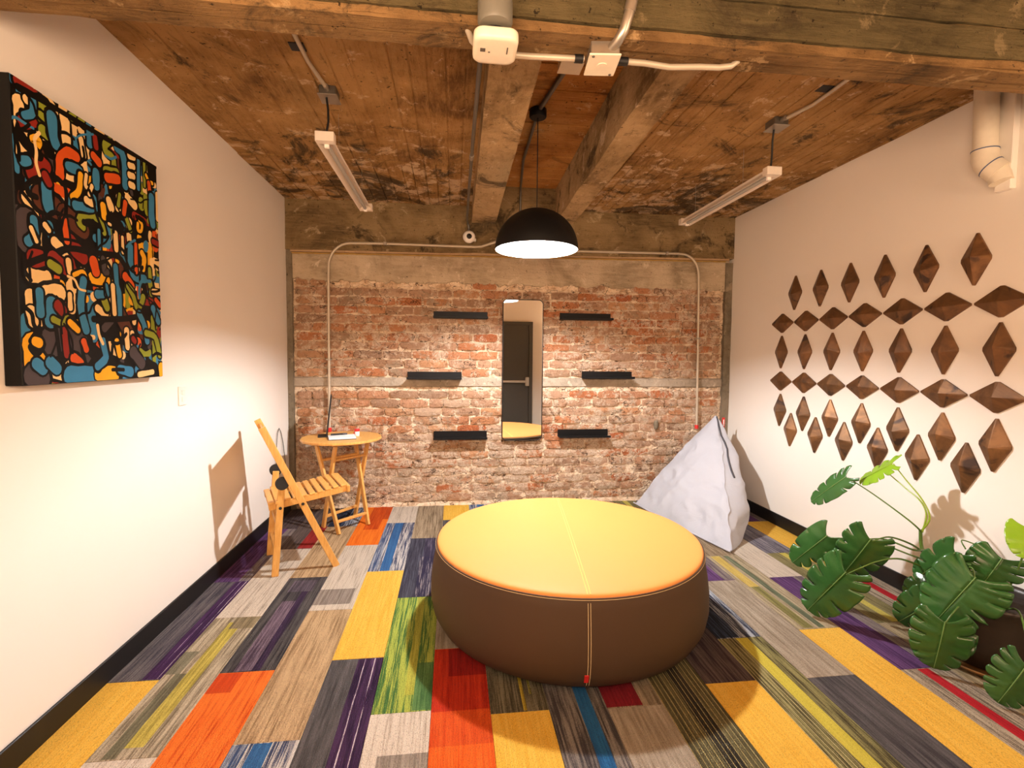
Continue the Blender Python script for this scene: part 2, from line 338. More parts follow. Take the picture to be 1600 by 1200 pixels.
# ------------------------------------------------------------------ mesh helpers
class MB:
    def __init__(s): s.v = []; s.f = []; s.m = []; s.mi = 0; s.smooth = []
    def add(s, vs, fs, sm=False):
        o = len(s.v); s.v += [tuple(v) for v in vs]
        for f in fs: s.f.append(tuple(i+o for i in f)); s.m.append(s.mi); s.smooth.append(sm)
    def box(s, x0, x1, y0, y1, z0, z1, T=None):
        vs = [(x, y, z) for x in (x0, x1) for y in (y0, y1) for z in (z0, z1)]
        if T: vs = [T(*v) for v in vs]
        s.add(vs, [(0, 1, 3, 2), (4, 6, 7, 5), (0, 4, 5, 1), (2, 3, 7, 6), (0, 2, 6, 4), (1, 5, 7, 3)])
    def cbox(s, x0, x1, y0, y1, z0, z1, b=.003, T=None):
        """box with chamfered edges"""
        b = min(b, (x1-x0)*.45, (y1-y0)*.45, (z1-z0)*.45)
        bm = bmesh.new(); bmesh.ops.create_cube(bm, size=1)
        for v in bm.verts:
            v.co = Vector(((x0+x1)/2+v.co.x*(x1-x0), (y0+y1)/2+v.co.y*(y1-y0), (z0+z1)/2+v.co.z*(z1-z0)))
        bmesh.ops.bevel(bm, geom=list(bm.edges), offset=b, segments=1, affect='EDGES')
        s.bm(bm, T)
    def bm(s, bm, T=None, sm=False):
        bm.verts.index_update(); vs = [tuple(v.co) for v in bm.verts]
        if T: vs = [tuple(T(*v)) for v in vs]
        s.add(vs, [tuple(v.index for v in f.verts) for f in bm.faces], sm); bm.free()
    def bar(s, p, q, w, d, up=(0, 0, 1), b=.002):
        """rectangular bar from p to q, w wide, d deep"""
        p = Vector(p); q = Vector(q); z = (q-p); L = z.length; z.normalize()
        x = Vector(up).cross(z); x = x.normalized() if x.length > 1e-4 else Vector((1, 0, 0)); y = z.cross(x)
        s.cbox(-w/2, w/2, -d/2, d/2, 0, L, b, lambda a, c, e: tuple(p+x*a+y*c+z*e))
    def tube(s, pts, r, n=10, cap=True):
        pts = [Vector(p) for p in pts]; R = r if isinstance(r, (list, tuple)) else [r]*len(pts)
        up = None; rings = []
        for i, p in enumerate(pts):
            t = (pts[min(i+1, len(pts)-1)]-pts[max(i-1, 0)]).normalized()
            if up is None:
                up = Vector((0, 0, 1)) if abs(t.z) < .9 else Vector((1, 0, 0))
            a = (up-t*up.dot(t)).normalized(); b = t.cross(a); up = a
            rings.append([p+(a*math.cos(2*PI*k/n)+b*math.sin(2*PI*k/n))*R[i] for k in range(n)])
        vs = [v for rg in rings for v in rg]; fs = []
        for i in range(len(pts)-1):
            for k in range(n):
                fs.append((i*n+k, i*n+(k+1) % n, (i+1)*n+(k+1) % n, (i+1)*n+k))
        s.add(vs, fs, True)
        if cap: s.add(rings[0], [tuple(range(n-1, -1, -1))]); s.add(rings[-1], [tuple(range(n))])
    def lathe(s, prof, c, n=32, T=None, capb=True, capt=True, sm=True):
        vs = []; fs = []
        for r, z in prof:
            for k in range(n):
                a = 2*PI*k/n; vs.append((c[0]+r*math.cos(a), c[1]+r*math.sin(a), c[2]+z))
        for i in range(len(prof)-1):
            for k in range(n): fs.append((i*n+k, i*n+(k+1) % n, (i+1)*n+(k+1) % n, (i+1)*n+k))
        if T: vs = [tuple(T(*v)) for v in vs]
        s.add(vs, fs, sm)
        if capb and prof[0][0] > 1e-5: s.add(vs[:n], [tuple(range(n-1, -1, -1))])
        if capt and prof[-1][0] > 1e-5: s.add(vs[-n:], [tuple(range(n))])
    def prism(s, poly, d, T):
        """poly in (a,b), thickness d along c; T maps (a,b,c)"""
        n = len(poly); vs = [T(a, b, 0) for a, b in poly]+[T(a, b, d) for a, b in poly]
        s.add(vs, [tuple(range(n-1, -1, -1)), tuple(range(n, 2*n))]+[(i, (i+1) % n, n+(i+1) % n, n+i) for i in range(n)])
    def mesh(s, name, mats, off=(0, 0, 0)):
        me = bpy.data.meshes.new(name); ox, oy, oz = off
        me.from_pydata([(x-ox, y-oy, z-oz) for x, y, z in s.v], [], s.f)
        for m in (mats if isinstance(mats, (list, tuple)) else [mats]): me.materials.append(m)
        for p, mi, sm in zip(me.polygons, s.m, s.smooth): p.material_index = mi; p.use_smooth = sm
        me.update(); return me

def wloc(o):
    v = Vector(o.location)
    while o.parent: o = o.parent; v += Vector(o.location)
    return v
def link(name, me, parent=None, loc=None):
    o = bpy.data.objects.new(name, me); col.objects.link(o)
    if parent: o.parent = parent
    if loc is not None: o.location = loc
    return o
def recalc(me):
    bm = bmesh.new(); bm.from_mesh(me); bmesh.ops.recalc_face_normals(bm, faces=bm.faces); bm.to_mesh(me); bm.free()
def part(name, mb, mats, parent, label=None, kind=None, origin=None):
    """mesh built in world coordinates, linked as a child; origin at its own centre"""
    xs = list(zip(*mb.v)); c = Vector(origin) if origin is not None else Vector([(min(a)+max(a))/2 for a in xs])
    me = mb.mesh(name, mats, c); recalc(me)
    o = link(name, me, parent, c-(wloc(parent) if parent else Vector()))
    if label: o['label'] = label
    if kind: o['kind'] = kind
    return o
def root(name, loc, label, cat, group=None):
    o = link(name, None, None, loc); o.empty_display_size = .05
    o['label'] = label; o['category'] = cat
    if group: o['group'] = group
    return o
def single(name, mb, mats, label, cat, group=None):
    xs = list(zip(*mb.v)); c = ((min(xs[0])+max(xs[0]))/2, (min(xs[1])+max(xs[1]))/2, min(xs[2]))
    o = part(name, mb, mats, None, label, origin=c); o['category'] = cat
    if group: o['group'] = group
    return o
def struct(name, mb, mats, parent=None, label=None):
    o = part(name, mb, mats, parent, label, kind='structure'); return o
def weld(o, d=1e-4):
    bm = bmesh.new(); bm.from_mesh(o.data); bmesh.ops.remove_doubles(bm, verts=bm.verts, dist=d); bm.to_mesh(o.data); bm.free()
def smooth(o):
    for p in o.data.polygons: p.use_smooth = True

def rough_box(x0, x1, y0, y1, z0, z1, res, amp, seed=0, sc=3.0):
    """a cast block whose faces are uneven: subdivided, welded and displaced by a continuous noise"""
    mb = MB()
    def face(o, u, v, nu, nv):
        vs = [Vector(o)+Vector(u)*i/nu+Vector(v)*j/nv for j in range(nv+1) for i in range(nu+1)]
        mb.add(vs, [(j*(nu+1)+i, j*(nu+1)+i+1, (j+1)*(nu+1)+i+1, (j+1)*(nu+1)+i) for j in range(nv) for i in range(nu)])
    nx = max(1, int((x1-x0)/res)); ny = max(1, int((y1-y0)/res)); nz = max(1, int((z1-z0)/res))
    X = (x1-x0, 0, 0); Y = (0, y1-y0, 0); Z = (0, 0, z1-z0)
    face((x0, y0, z0), X, Y, nx, ny); face((x0, y0, z1), X, Y, nx, ny)
    face((x0, y0, z0), X, Z, nx, nz); face((x0, y1, z0), X, Z, nx, nz)
    face((x0, y0, z0), Y, Z, ny, nz); face((x1, y0, z0), Y, Z, ny, nz)
    out = []
    for v in mb.v:
        p = Vector(v)*sc+Vector((seed*7.3, seed*3.1, 0)); q = Vector(v)*sc*6
        d = noise.noise_vector(p)*amp+noise.noise_vector(q)*amp*.35
        out.append((v[0]+d.x*.3, v[1]+d.y, v[2]+d.z))
    mb.v = out
    return mb

# ================================================================== SETTING
# floor slab with carpet planks laid on it
mb = MB(); mb.box(-.0, W, YF, .02, -.12, -.0065); floor = struct('floor', mb, MT['DUST'] if 'DUST' in MT else MT['mortar'])
PLK = {}
def plank_mesh(w, l):
    k = (round(w, 3), round(l, 3))
    if k not in PLK:
        b = MB(); b.cbox(-w/2, w/2, -l/2, l/2, -.0065, 0, .0012); me = b.mesh('carpet_plank', [MT['wall']]); recalc(me)
        PLK[k] = me
    return PLK[k]
PL = [  # per column: y of the first cross seam (from the back wall), then the kinds towards the camera
 (-.57, 'DK PU PC YE TD GL'), (-.03, 'TA DR GL BO GW TD'), (-.55, 'BN TA CA OR TA CH'), (-.0, 'OR2 GB TA BL GY YE'),
 (-.50, 'GL BL YE CP GL OR'), (-.90, 'TD CN GR GW BL CH'), (-.46, 'YE CH GY RE TA GR'), (-.95, 'BL TA OY YE CH GL'),
 (-.50, 'CH GL BY BD OR TA'), (-.97, 'TA GR RD GY BL YE'), (-.55, 'GY YE OM OT PU GY'), (-.86, 'GL BL DK YE TA CP'),
 (-.52, 'TD GY BN OL OR GY'), (-.87, 'OM PU GY CH YE TA'), (-.98, 'BL BY2 YE TA CP GL'), (-.86, 'DK GL PU RS YE BL'),
 (-.46, 'TD BG OM WB GL CH'), (-.76, 'PU YE RS WB CH GL')]
for k, (ys, kinds) in enumerate(PL):
    kinds = kinds.split(); x0 = max(.25*k-.02, 0); x1 = min(.25*k+.23, W)
    seams = [0, ys] if ys < -.01 else [0]
    while seams[-1] > YF: seams.append(seams[-1]-1.01)
    if k == 14: seams = [0, -.48, -1.48, -2.50, -3.51, -4.52, YF]; kinds = 'BL TD BY YE TA CP GL'.split()
    for i in range(len(seams)-1):
        a, b = seams[i], max(seams[i+1], YF)
        kd = kinds[min(i, len(kinds)-1)]
        if a-b < .02: continue
        o = link('carpet_plank', plank_mesh(x1-x0-.0012, a-b-.0012), floor, Vector(((x0+x1)/2, (a+b)/2, rnd.uniform(-.0006, .0006)))-floor.location)
        o.material_slots[0].link = 'OBJECT'; o.material_slots[0].material = CP.get(kd) or CP['TA']

# side walls, front wall with its door (seen in the mirror)
mb = MB(); mb.box(-.12, 0, YF, .25, -.12, 3.4); wl = struct('wall_left', mb, MT['wall'])
mb = MB(); mb.box(W, W+.12, YF, .25, -.12, 3.4); wr = struct('wall_right', mb, MT['wall'])
mb = MB(); mb.box(-.12, W+.12, YF-.12, YF, -.12, 3.4); struct('wall_front', mb, MT['wall'])
for nm, xa, xb in (('baseboard_left', 0, .012), ('baseboard_right', W-.012, W)):
    mb = MB(); mb.cbox(xa, xb, YF, -.0, -.002, .107, .003); struct(nm, mb, MT['black_trim'])
mb = MB(); mb.box(2.12, 3.20, YF, YF+.03, 0, 2.22); door = struct('door_1', mb, MT['door'])
mb = MB(); mb.cbox(2.19, 3.12, YF+.03, YF+.05, .01, 2.15, .002); part('door_leaf', mb, MT['door'], door)
mb = MB(); mb.cbox(3.125, 3.20, YF+.03, YF+.075, 0, 2.15, .004); mb.cbox(2.12, 2.185, YF+.03, YF+.075, 0, 2.15, .004); mb.cbox(2.12, 3.20, YF+.03, YF+.075, 2.15, 2.22, .004); part('door_frame', mb, MT['door'], door)
mb = MB(); mb.cbox(2.30, 3.10, YF+.10, YF+.135, .965, 1.015, .01); mb.cbox(3.05, 3.12, YF+.05, YF+.14, .90, 1.08, .006); mb.cbox(2.24, 2.32, YF+.05, YF+.14, .93, 1.05, .006)
part('push_bar', mb, MT['steel'], door, 'pale steel push bar')

# back wall: mortar bed, bricks, render, columns
def heightfield(x0, x1, z0, z1, n, m, f):
    b = MB(); vs = []
    for j in range(m+1):
        for i in range(n+1):
            x = x0+(x1-x0)*i/n; z = z0+(z1-z0)*j/m; vs.append((x, f(x, z), z))
    b.add(vs, [(j*(n+1)+i, j*(n+1)+i+1, (j+1)*(n+1)+i+1, (j+1)*(n+1)+i) for j in range(m) for i in range(n)], False)
    return b
def mortar_y(x, z):
    p = Vector((x, 0, z))
    return .023+.012*noise.noise(p*8)+.009*noise.noise(p*23)+.006*noise.noise(p*55)+.008*noise.noise(p*2.2)-.006*max(0, 1-z/.9)
mb = MB(); mb.box(-.12, W+.12, .06, .25, -.12, 3.4); wb = struct('wall_back', mb, MT['mortar'])
mb = heightfield(.03, W-.05, -.005, 2.24, 400, 205, mortar_y); bed = part('mortar_bed', mb, MT['mortar'], wb)
ROW = .0865
def brick_mesh(w, h, seed):
    bm = bmesh.new(); d = .05
    r = random.Random(seed)
    nx = 4; nz = 2
    vs = [[bm.verts.new((-w/2+w*i/nx, 0, -h/2+h*j/nz)) for i in range(nx+1)] for j in range(nz+1)]
    for j in range(nz):
        for i in range(nx): bm.faces.new((vs[j][i], vs[j][i+1], vs[j+1][i+1], vs[j+1][i]))
    for j in range(nz+1):
        for i in range(nx+1):
            v = vs[j][i]; e = (i in (0, nx))+(j in (0, nz))
            v.co.y = {0: -.0, 1: .005, 2: .012}[e]+r.uniform(-.004, .003)
            v.co.x += r.uniform(-.006, .006); v.co.z += r.uniform(-.005, .005)*(1 if j in (0, nz) else 2)
            if e == 2: v.co.x *= .97; v.co.z *= .88
    edge = [e for e in bm.edges if e.is_boundary]
    ret = bmesh.ops.extrude_edge_only(bm, edges=edge)
    for g in ret['geom']:
        if isinstance(g, bmesh.types.BMVert): g.co.y = d
    bmesh.ops.recalc_face_normals(bm, faces=bm.faces)
    me = bpy.data.meshes.new('brick'); bm.to_mesh(me); bm.free(); me.materials.append(MT['brick'])
    return me
BR = {}
bricks = []
r2 = random.Random(11)
z = .035
j = 0
while z < 2.19:
    if not (1.14 < z < 1.285):
        x = .075-(.14 if j % 2 else 0)
        hh = ROW-.012
        while x < 4.36:
            w = r2.choice([.285, .285, .27, .30, .14, .29, .25])
            xa = max(x, .06); xb = min(x+w, 4.38)
            ragged = z > 2.12 and r2.random() < .45
            if xb-xa > .06 and not ragged: bricks.append((xb-xa-.012, (xa+xb)/2, z+ROW/2, hh*r2.uniform(.9, 1.04)))
            x += w
    if 1.10 < z < 1.18: z = 1.292
    else: z += ROW
    j += 1
bricks.sort(key=lambda b: -b[0]*(.5 if (2.06 < b[1] < 2.46 and .66 < b[2] < 2.06) or (1.5 < b[1] < 3.0 and b[2] < .1) else 1))
rest = MB()
for i, (w, x, z, h) in enumerate(bricks):
    key = (round(w/.03), r2.randrange(3))
    if key not in BR: BR[key] = (brick_mesh(round(w/.03)*.03, ROW-.012, hash(key) % 9973), round(w/.03)*.03)
    me, w0 = BR[key]
    y = .004+r2.uniform(-.006, .007)
    rz = r2.uniform(-.02, .02)
    if i < 295:
        o = link('brick', me, wb, Vector((x, y, z))-wb.location); o.scale = (w/w0, 1, h/(ROW-.012)); o.rotation_euler = (r2.uniform(-.04, .04), rz, r2.uniform(-.015, .015))
    else:
        rest.add([(v.co.x*w/w0+x, v.co.y+y, v.co.z*h/(ROW-.012)+z) for v in me.vertices], [tuple(p.vertices) for p in me.polygons])
part('brick_remainder', rest, MT['brick'], wb, kind='stuff')
# concrete band course at shelf height
mb = heightfield(.05, W-.07, 1.190, 1.288, 260, 8, lambda x, z: .008+.005*noise.noise(Vector((x*5, 3, z*12)))+.003*noise.noise(Vector((x*25, 3, z*30)))+(.02 if z < 1.195+.012*noise.noise(Vector((x*9, 1, 0))) or z > 1.282+.010*noise.noise(Vector((x*7, 9, 0))) else 0)-.004)
part('concrete_band', mb, MT['band'], wb, 'grey concrete band course between the brick rows')
def lint_y(x, z):
    e = 2.215+.035*noise.noise(Vector((x*6, 5, 0)))+.02*noise.noise(Vector((x*19, 5, 0)))
    return (.001 if z > e else .035)+.002*noise.noise(Vector((x*6, 0, z*6)))
mb = heightfield(.03, W-.05, 2.17, 2.53, 420, 36, lint_y); part('render_strip', mb, MT['lintel'], wb, 'smooth plaster strip under the beam')
# rubble and dust at the foot of the wall
mb = heightfield(.2, W-.1, -.003, .035, 300, 4, lambda x, z: -.012+z*.6+.012*noise.noise(Vector((x*14, 2, z*10)))+.006*noise.noise(Vector((x*50, 2, z*30)))); part('rubble_fillet', mb, MT['mortar'], wb)
for xa, xb in ((-.0, .052), (W-.075, W)):
    mb = rough_box(xa, xb, -.018, .06, 0, 2.5, .035, .006, 3 if xa > 1 else 1, 5); o = part('column_edge', mb, MT['column'], wb, 'grey concrete column edge beside the bricks'); weld(o)
# filler line below the beam
def sl(x): return 2.492+.052*x/W
mb = MB()
for zo, th, yy in ((-.030, .012, -.012),):
    pts = [(x*.05, yy+.004*noise.noise(Vector((x*.9, 0, 0))), sl(x*.05)+zo+.004*noise.noise(Vector((x*.7, 4, 0)))) for x in range(1, 89)]
    mb.tube(pts, .008, 6)
part('filler_line', mb, MT['foam'], wb, 'yellowed filler line under the beam')
mb = MB()
for i in range(44):
    x0 = .04+i*.1; mb.cbox(x0, x0+.1, -.022, .03, sl(x0)-.020, sl(x0)+.01, .003)
part('plaster_edge', mb, MT['ledge'], wb)

# beams and ceiling
mb = rough_box(0, W, -.03, .10, 2.49, 3.3, .05, .008, 1)
mb.v = [(x, y, z+(sl(x)-2.492 if z < 2.9 else 0)) for x, y, z in mb.v]
o = struct('trim_1', mb, MT['beam'], None, 'rough concrete beam along the top of the brick wall'); weld(o)
mb = rough_box(0, W, -3.265, -3.13, 2.60, 3.4, .035, .012, 2)
# board steps left by the formwork on the near face and the underside
fb = struct('trim_2', mb, MT['beam_low'], None, 'rough concrete cross beam nearest the camera'); weld(fb)
for z0, z1 in ((2.625, 2.735), (2.745, 2.89), (2.90, 3.05)):
    b = rough_box(0.01, W-.01, -3.282+(z0-2.6)*.04, -3.25, z0, z1, .05, .006, int(z0*100)); o = part('board_mark', b, MT['beam_lit'], fb); weld(o)
for y0, y1 in ((-3.268, -3.20), (-3.196, -3.135)):
    b = rough_box(0.01, W-.01, y0, y1, 2.590+(y0+3.268)*.05, 2.62, .06, .005, int(-y0*100)); o = part('board_mark', b, MT['beam_low'], fb); weld(o)
for nm, xa, xb, zb, shx, sd, lab in (('trim_3', 1.725, 1.955, 2.80, .02, 3, 'concrete joist left of the pendant lamp'), ('trim_4', 2.525, 2.705, 2.83, .05, 4, 'concrete joist right of the pendant lamp')):
    mb = rough_box(xa, xb, -3.15, -.02, zb, 3.4, .035, .012, sd); mb.v = [(x+shx*(y+2.65)/2.6, y, z) for x, y, z in mb.v]
    o = struct(nm, mb, MT['joist'], None, lab); weld(o)
mb = MB(); mb.box(-.12, W+.12, YF-.12, .25, 3.32, 3.45); mb.box(0, 1.80, YF, .0, H+.006, 3.33); mb.box(2.66, W, YF, 0, H+.006, 3.33); mb.box(1.80, 2.66, YF, -3.2, H+.006, 3.33); mb.box(1.80, 2.66, -3.2, 0, HC+.01, 3.33)
ceil = struct('ceiling', mb, MT['slab'])
r3 = random.Random(5)
def board(x0, x1, y0, y1, z, m, along):
    b = MB(); n = 6
    dz = r3.uniform(-.003, .003); t = .02
    L = (y1-y0) if along else (x1-x0)
    cs = [(x0, x1)] if along else [(y0, y1)]
    vs = []
    for i in range(n+1):
        a = (y0 if along else x0)+L*i/n; w0, w1 = cs[0]; w0 += .002+r3.uniform(0, .003); w1 -= .002+r3.uniform(0, .003)
        zz = z+dz+r3.uniform(-.0015, .0015)
        for (w, q) in ((w0, zz+.003), (w0+.006, zz), (w1-.006, zz), (w1, zz+.003), (w1, z+t), (w0, z+t)):
            vs.append((w, a, q) if along else (a, w, q))
    fs = [(i*6+k, i*6+(k+1) % 6, (i+1)*6+(k+1) % 6, (i+1)*6+k) for i in range(n) for k in range(6)]+[(0, 1, 2, 3, 4, 5), tuple(n*6+k for k in (5, 4, 3, 2, 1, 0))]
    b.add(vs, fs); part('board_mark', b, m, ceil)
def strips(a, b, w):
    out = []; x = a
    while x < b-.02:
        ww = w*r3.uniform(.8, 1.2); out.append((x, min(x+ww, b))); x += ww
    return out
for a, b in strips(0, 1.80, .098): s = -1.05+r3.uniform(-.02, .02); board(a, b, -3.2, s, H, MT['slab'], True); board(a, b, s+.004, -.0, H-.004, MT['slab'], True)
for a, b in strips(2.66, W, .098): s = -1.25+r3.uniform(-.02, .02); board(a, b, -3.2, s, H, MT['slab'], True); board(a, b, s+.004, -.0, H-.004, MT['slab'], True)
for a, b in strips(-3.2, 0, .14): board(1.90, 2.60, a, b, HC, MT['slab_mid'], False)
for a, b in strips(0, W, .25): board(a, b, YF, -3.35, H, MT['slab'], True)

# ================================================================== OBJECTS
def arc(c, r, a0, a1, n, f): return [f(c[0]+r*math.cos(a0+(a1-a0)*i/n), c[1]+r*math.sin(a0+(a1-a0)*i/n)) for i in range(n+1)]

# ---------------- ottoman
OX, OY = 2.235, -2.165
ot = root('ottoman', (OX, OY, 0), 'large round ottoman with yellow leather top and taupe sides on the carpet', 'ottoman')
mb = MB(); mb.lathe([(.60, .004), (.70, .012), (.745, .045), (.775, .10), (.788, .17), (.786, .25), (.776, .33), (.764, .40), (.757, .437), (.748, .448), (.70, .449)], (OX, OY, 0), 96); part('side_cover', mb, MT['grey_leather'], ot)
mb = MB(); prof = [(.752, .447), (.753, .453), (.749, .460), (.742, .4645), (.73, .4665)]+[(.73*math.cos(t*PI/2/10), .4665+.012*math.sin(t*PI/2/10)) for t in range(1, 11)]
mb.lathe(prof[:-1]+[(.0001, prof[-1][1])], (OX, OY, 0), 96, capb=False, capt=False); part('top_cushion', mb, MT['yellow_leather'], ot, 'smooth yellow leather top')
mb = MB(); mb.tube([(OX+.757*math.cos(a), OY+.757*math.sin(a), .4475) for a in [2*PI*i/96 for i in range(97)]], .004, 8, False); part('piping', mb, MT['grey_leather'], ot)
mb = MB(); mb.tube([(OX+.7615*math.cos(a), OY+.7615*math.sin(a), .4440) for a in [2*PI*i/96 for i in range(97)]], .0014, 5, False); part('rim_stitching', mb, MT['thread'], ot)
def ztop(r): return .4785 if r < .01 else .4665+.012*math.sqrt(max(0, 1-(r/.73)**2)) if r < .73 else .4635
D0 = Vector((2.34-2.235, -1.386+2.165)); D1 = Vector((2.158-2.235, -2.957+2.165))
def rside(z):
    P_ = [(.70, .012), (.745, .045), (.775, .10), (.788, .17), (.786, .25), (.776, .33), (.764, .40), (.757, .44)]
    for (ra, za), (rb, zb) in zip(P_, P_[1:]):
        if z <= zb: return ra+(rb-ra)*(z-za)/(zb-za)
    return .757
mb = MB()
for s in (-1, 1):
    pts = []
    for i in range(41):
        t = i/40; p = Vector((D0.x, D0.y)).normalized()*.745*(1-t)+Vector((D1.x, D1.y)).normalized()*.745*t
        q = Vector((-1, 0))*.007*s*(1) ; p = p+q; pts.append((OX+p.x, OY+p.y, ztop(p.length)+.0005))
    mb.tube(pts, .0016, 5)
part('top_seam', mb, MT['thread_yellow'], ot)
mb = MB(); phi = math.atan2(D1.y, D1.x)
for s in (-1, 1):
    mb.tube([(OX+(rside(z)+.0005)*math.cos(phi+s*.0075), OY+(rside(z)+.0005)*math.sin(phi+s*.0075), z) for z in [.43-.4*i/16 for i in range(17)]], .0014, 5)
part('side_seam', mb, MT['thread'], ot)
mb = MB(); z0 = .075; n = Vector((math.cos(phi-.012), math.sin(phi-.012), 0)); tt = Vector((-n.y, n.x, 0))
rr = rside(.1)+.004
mb.cbox(-.010, .010, 0, .005, .075, .120, .002, lambda a, b, c: tuple(Vector((OX, OY, c))+n*(rside(c)+b)+tt*a)); part('fabric_tag', mb, MT['red'], ot, 'small red fabric tag')

# ---------------- pendant lamp
lx, ly, lz = LAMP
pl = root('pendant_lamp', (lx, ly, lz), 'black dome pendant lamp hanging on a cord above the ottoman', 'lamp')
R = .283
out_p = [(R*math.cos(a), .275*math.sin(a)) for a in [PI/2*i/20 for i in range(20)]]+[(.0001, .275)]
in_p = [((R-.004)*math.cos(a), .270*math.sin(a)) for a in [PI/2*i/20 for i in range(20)]]+[(.0001, .270)]
mb = MB(); mb.lathe(out_p, (lx, ly, lz), 64, capb=False, capt=False)
mb.add([(lx+r*math.cos(2*PI*k/64), ly+r*math.sin(2*PI*k/64), lz) for r in (R, R-.004) for k in range(64)], [(k, (k+1) % 64, 64+(k+1) % 64, 64+k) for k in range(64)])
shade = part('lamp_shade', mb, MT['shade_out'], pl, 'matt black dome shade')
mb = MB(); mb.lathe(in_p, (lx, ly, lz), 64, capb=False, capt=False); o = part('shade_lining', mb, MT['shade_in'], pl, 'white inner lining')
mb = MB(); mb.lathe([(.0001, -.045), (.022, -.04), (.038, -.022), (.044, 0), (.038, .024), (.024, .044), (.0001, .05)], (lx, ly, lz+.125), 24, capb=False, capt=False); part('bulb', mb, MT['bulb'], pl)
mb = MB(); mb.lathe([(.024, 0), (.026, .02), (.024, .08), (.016, .10)], (lx, ly, lz+.165), 20); part('lamp_socket', mb, MT['shade_in'], pl)
mb = MB(); mb.tube([(lx, ly, lz+.27), (lx, ly, HC-.05)], .0035, 8); part('cord', mb, MT['black_rubber'], pl)
mb = MB(); mb.lathe([(.052, -.055), (.058, -.05), (.058, -.004), (.05, 0)], (lx, ly, HC-.003), 32); part('ceiling_canopy', mb, MT['black_metal'], pl)

# ---------------- mirror
mr = root('wall_mirror', (2.262, -.02, .655), 'tall rounded mirror in a thin black frame on the brick wall', 'mirror')
def rrect(x0, x1, z0, z1, r, n=6):
    p = []
    for cx, cz, a in ((x1-r, z1-r, 0), (x0+r, z1-r, PI/2), (x0+r, z0+r, PI), (x1-r, z0+r, 3*PI/2)):
        p += [(cx+r*math.cos(a+PI/2*i/n), cz+r*math.sin(a+PI/2*i/n)) for i in range(n+1)]
    return p
o_ = rrect(2.058, 2.466, .655, 2.070, .045); i_ = rrect(2.064, 2.460, .661, 2.064, .040)
mb = MB(); n = len(o_)
vs = [(x, -.045, z) for x, z in o_]+[(x, -.045, z) for x, z in i_]+[(x, -.002, z) for x, z in o_]+[(x, -.035, z) for x, z in i_]
fs = []
for k in range(n):
    q = (k+1) % n; fs += [(k, q, n+q, n+k), (k, q, 2*n+q, 2*n+k), (n+k, n+q, 3*n+q, 3*n+k)]
mb.add(vs, fs); part('frame', mb, MT['black_metal'], mr)
mb = MB(); mb.prism(i_, .006, lambda a, b, c: (a, -.038+c, b)); part('mirror_glass', mb, MT['mirror'], mr, 'reflecting glass')

# ---------------- shelves
def shelf_meshes():
    b = MB(); L = .265
    b.cbox(-L, L, -.006, 0, 0, .072, .0015); b.cbox(-L, L, -.105, -.004, 0, .006, .0015); b.cbox(-L, L, -.110, -.104, 0, .022, .0015)
    me = b.mesh('picture_ledge', MT['black_metal']); recalc(me); return me
sm_ = shelf_meshes()
for x, z, lab in ((1.642, 1.868, 'top black metal ledge left of the mirror'), (2.905, 1.875, 'top black metal ledge right of the mirror'),
               (1.388, 1.272, 'middle black metal ledge left of the mirror, set furthest out'), (3.143, 1.285, 'middle black metal ledge right of the mirror, set furthest out'),
               (1.643, .680, 'lowest black metal ledge left of the mirror'), (2.900, .687, 'lowest black metal ledge right of the mirror')):
    o = link('picture_ledge', sm_, None, (x, -.004, z)); o['label'] = lab; o['category'] = 'shelf'; o['group'] = 'black ledges on the brick wall'

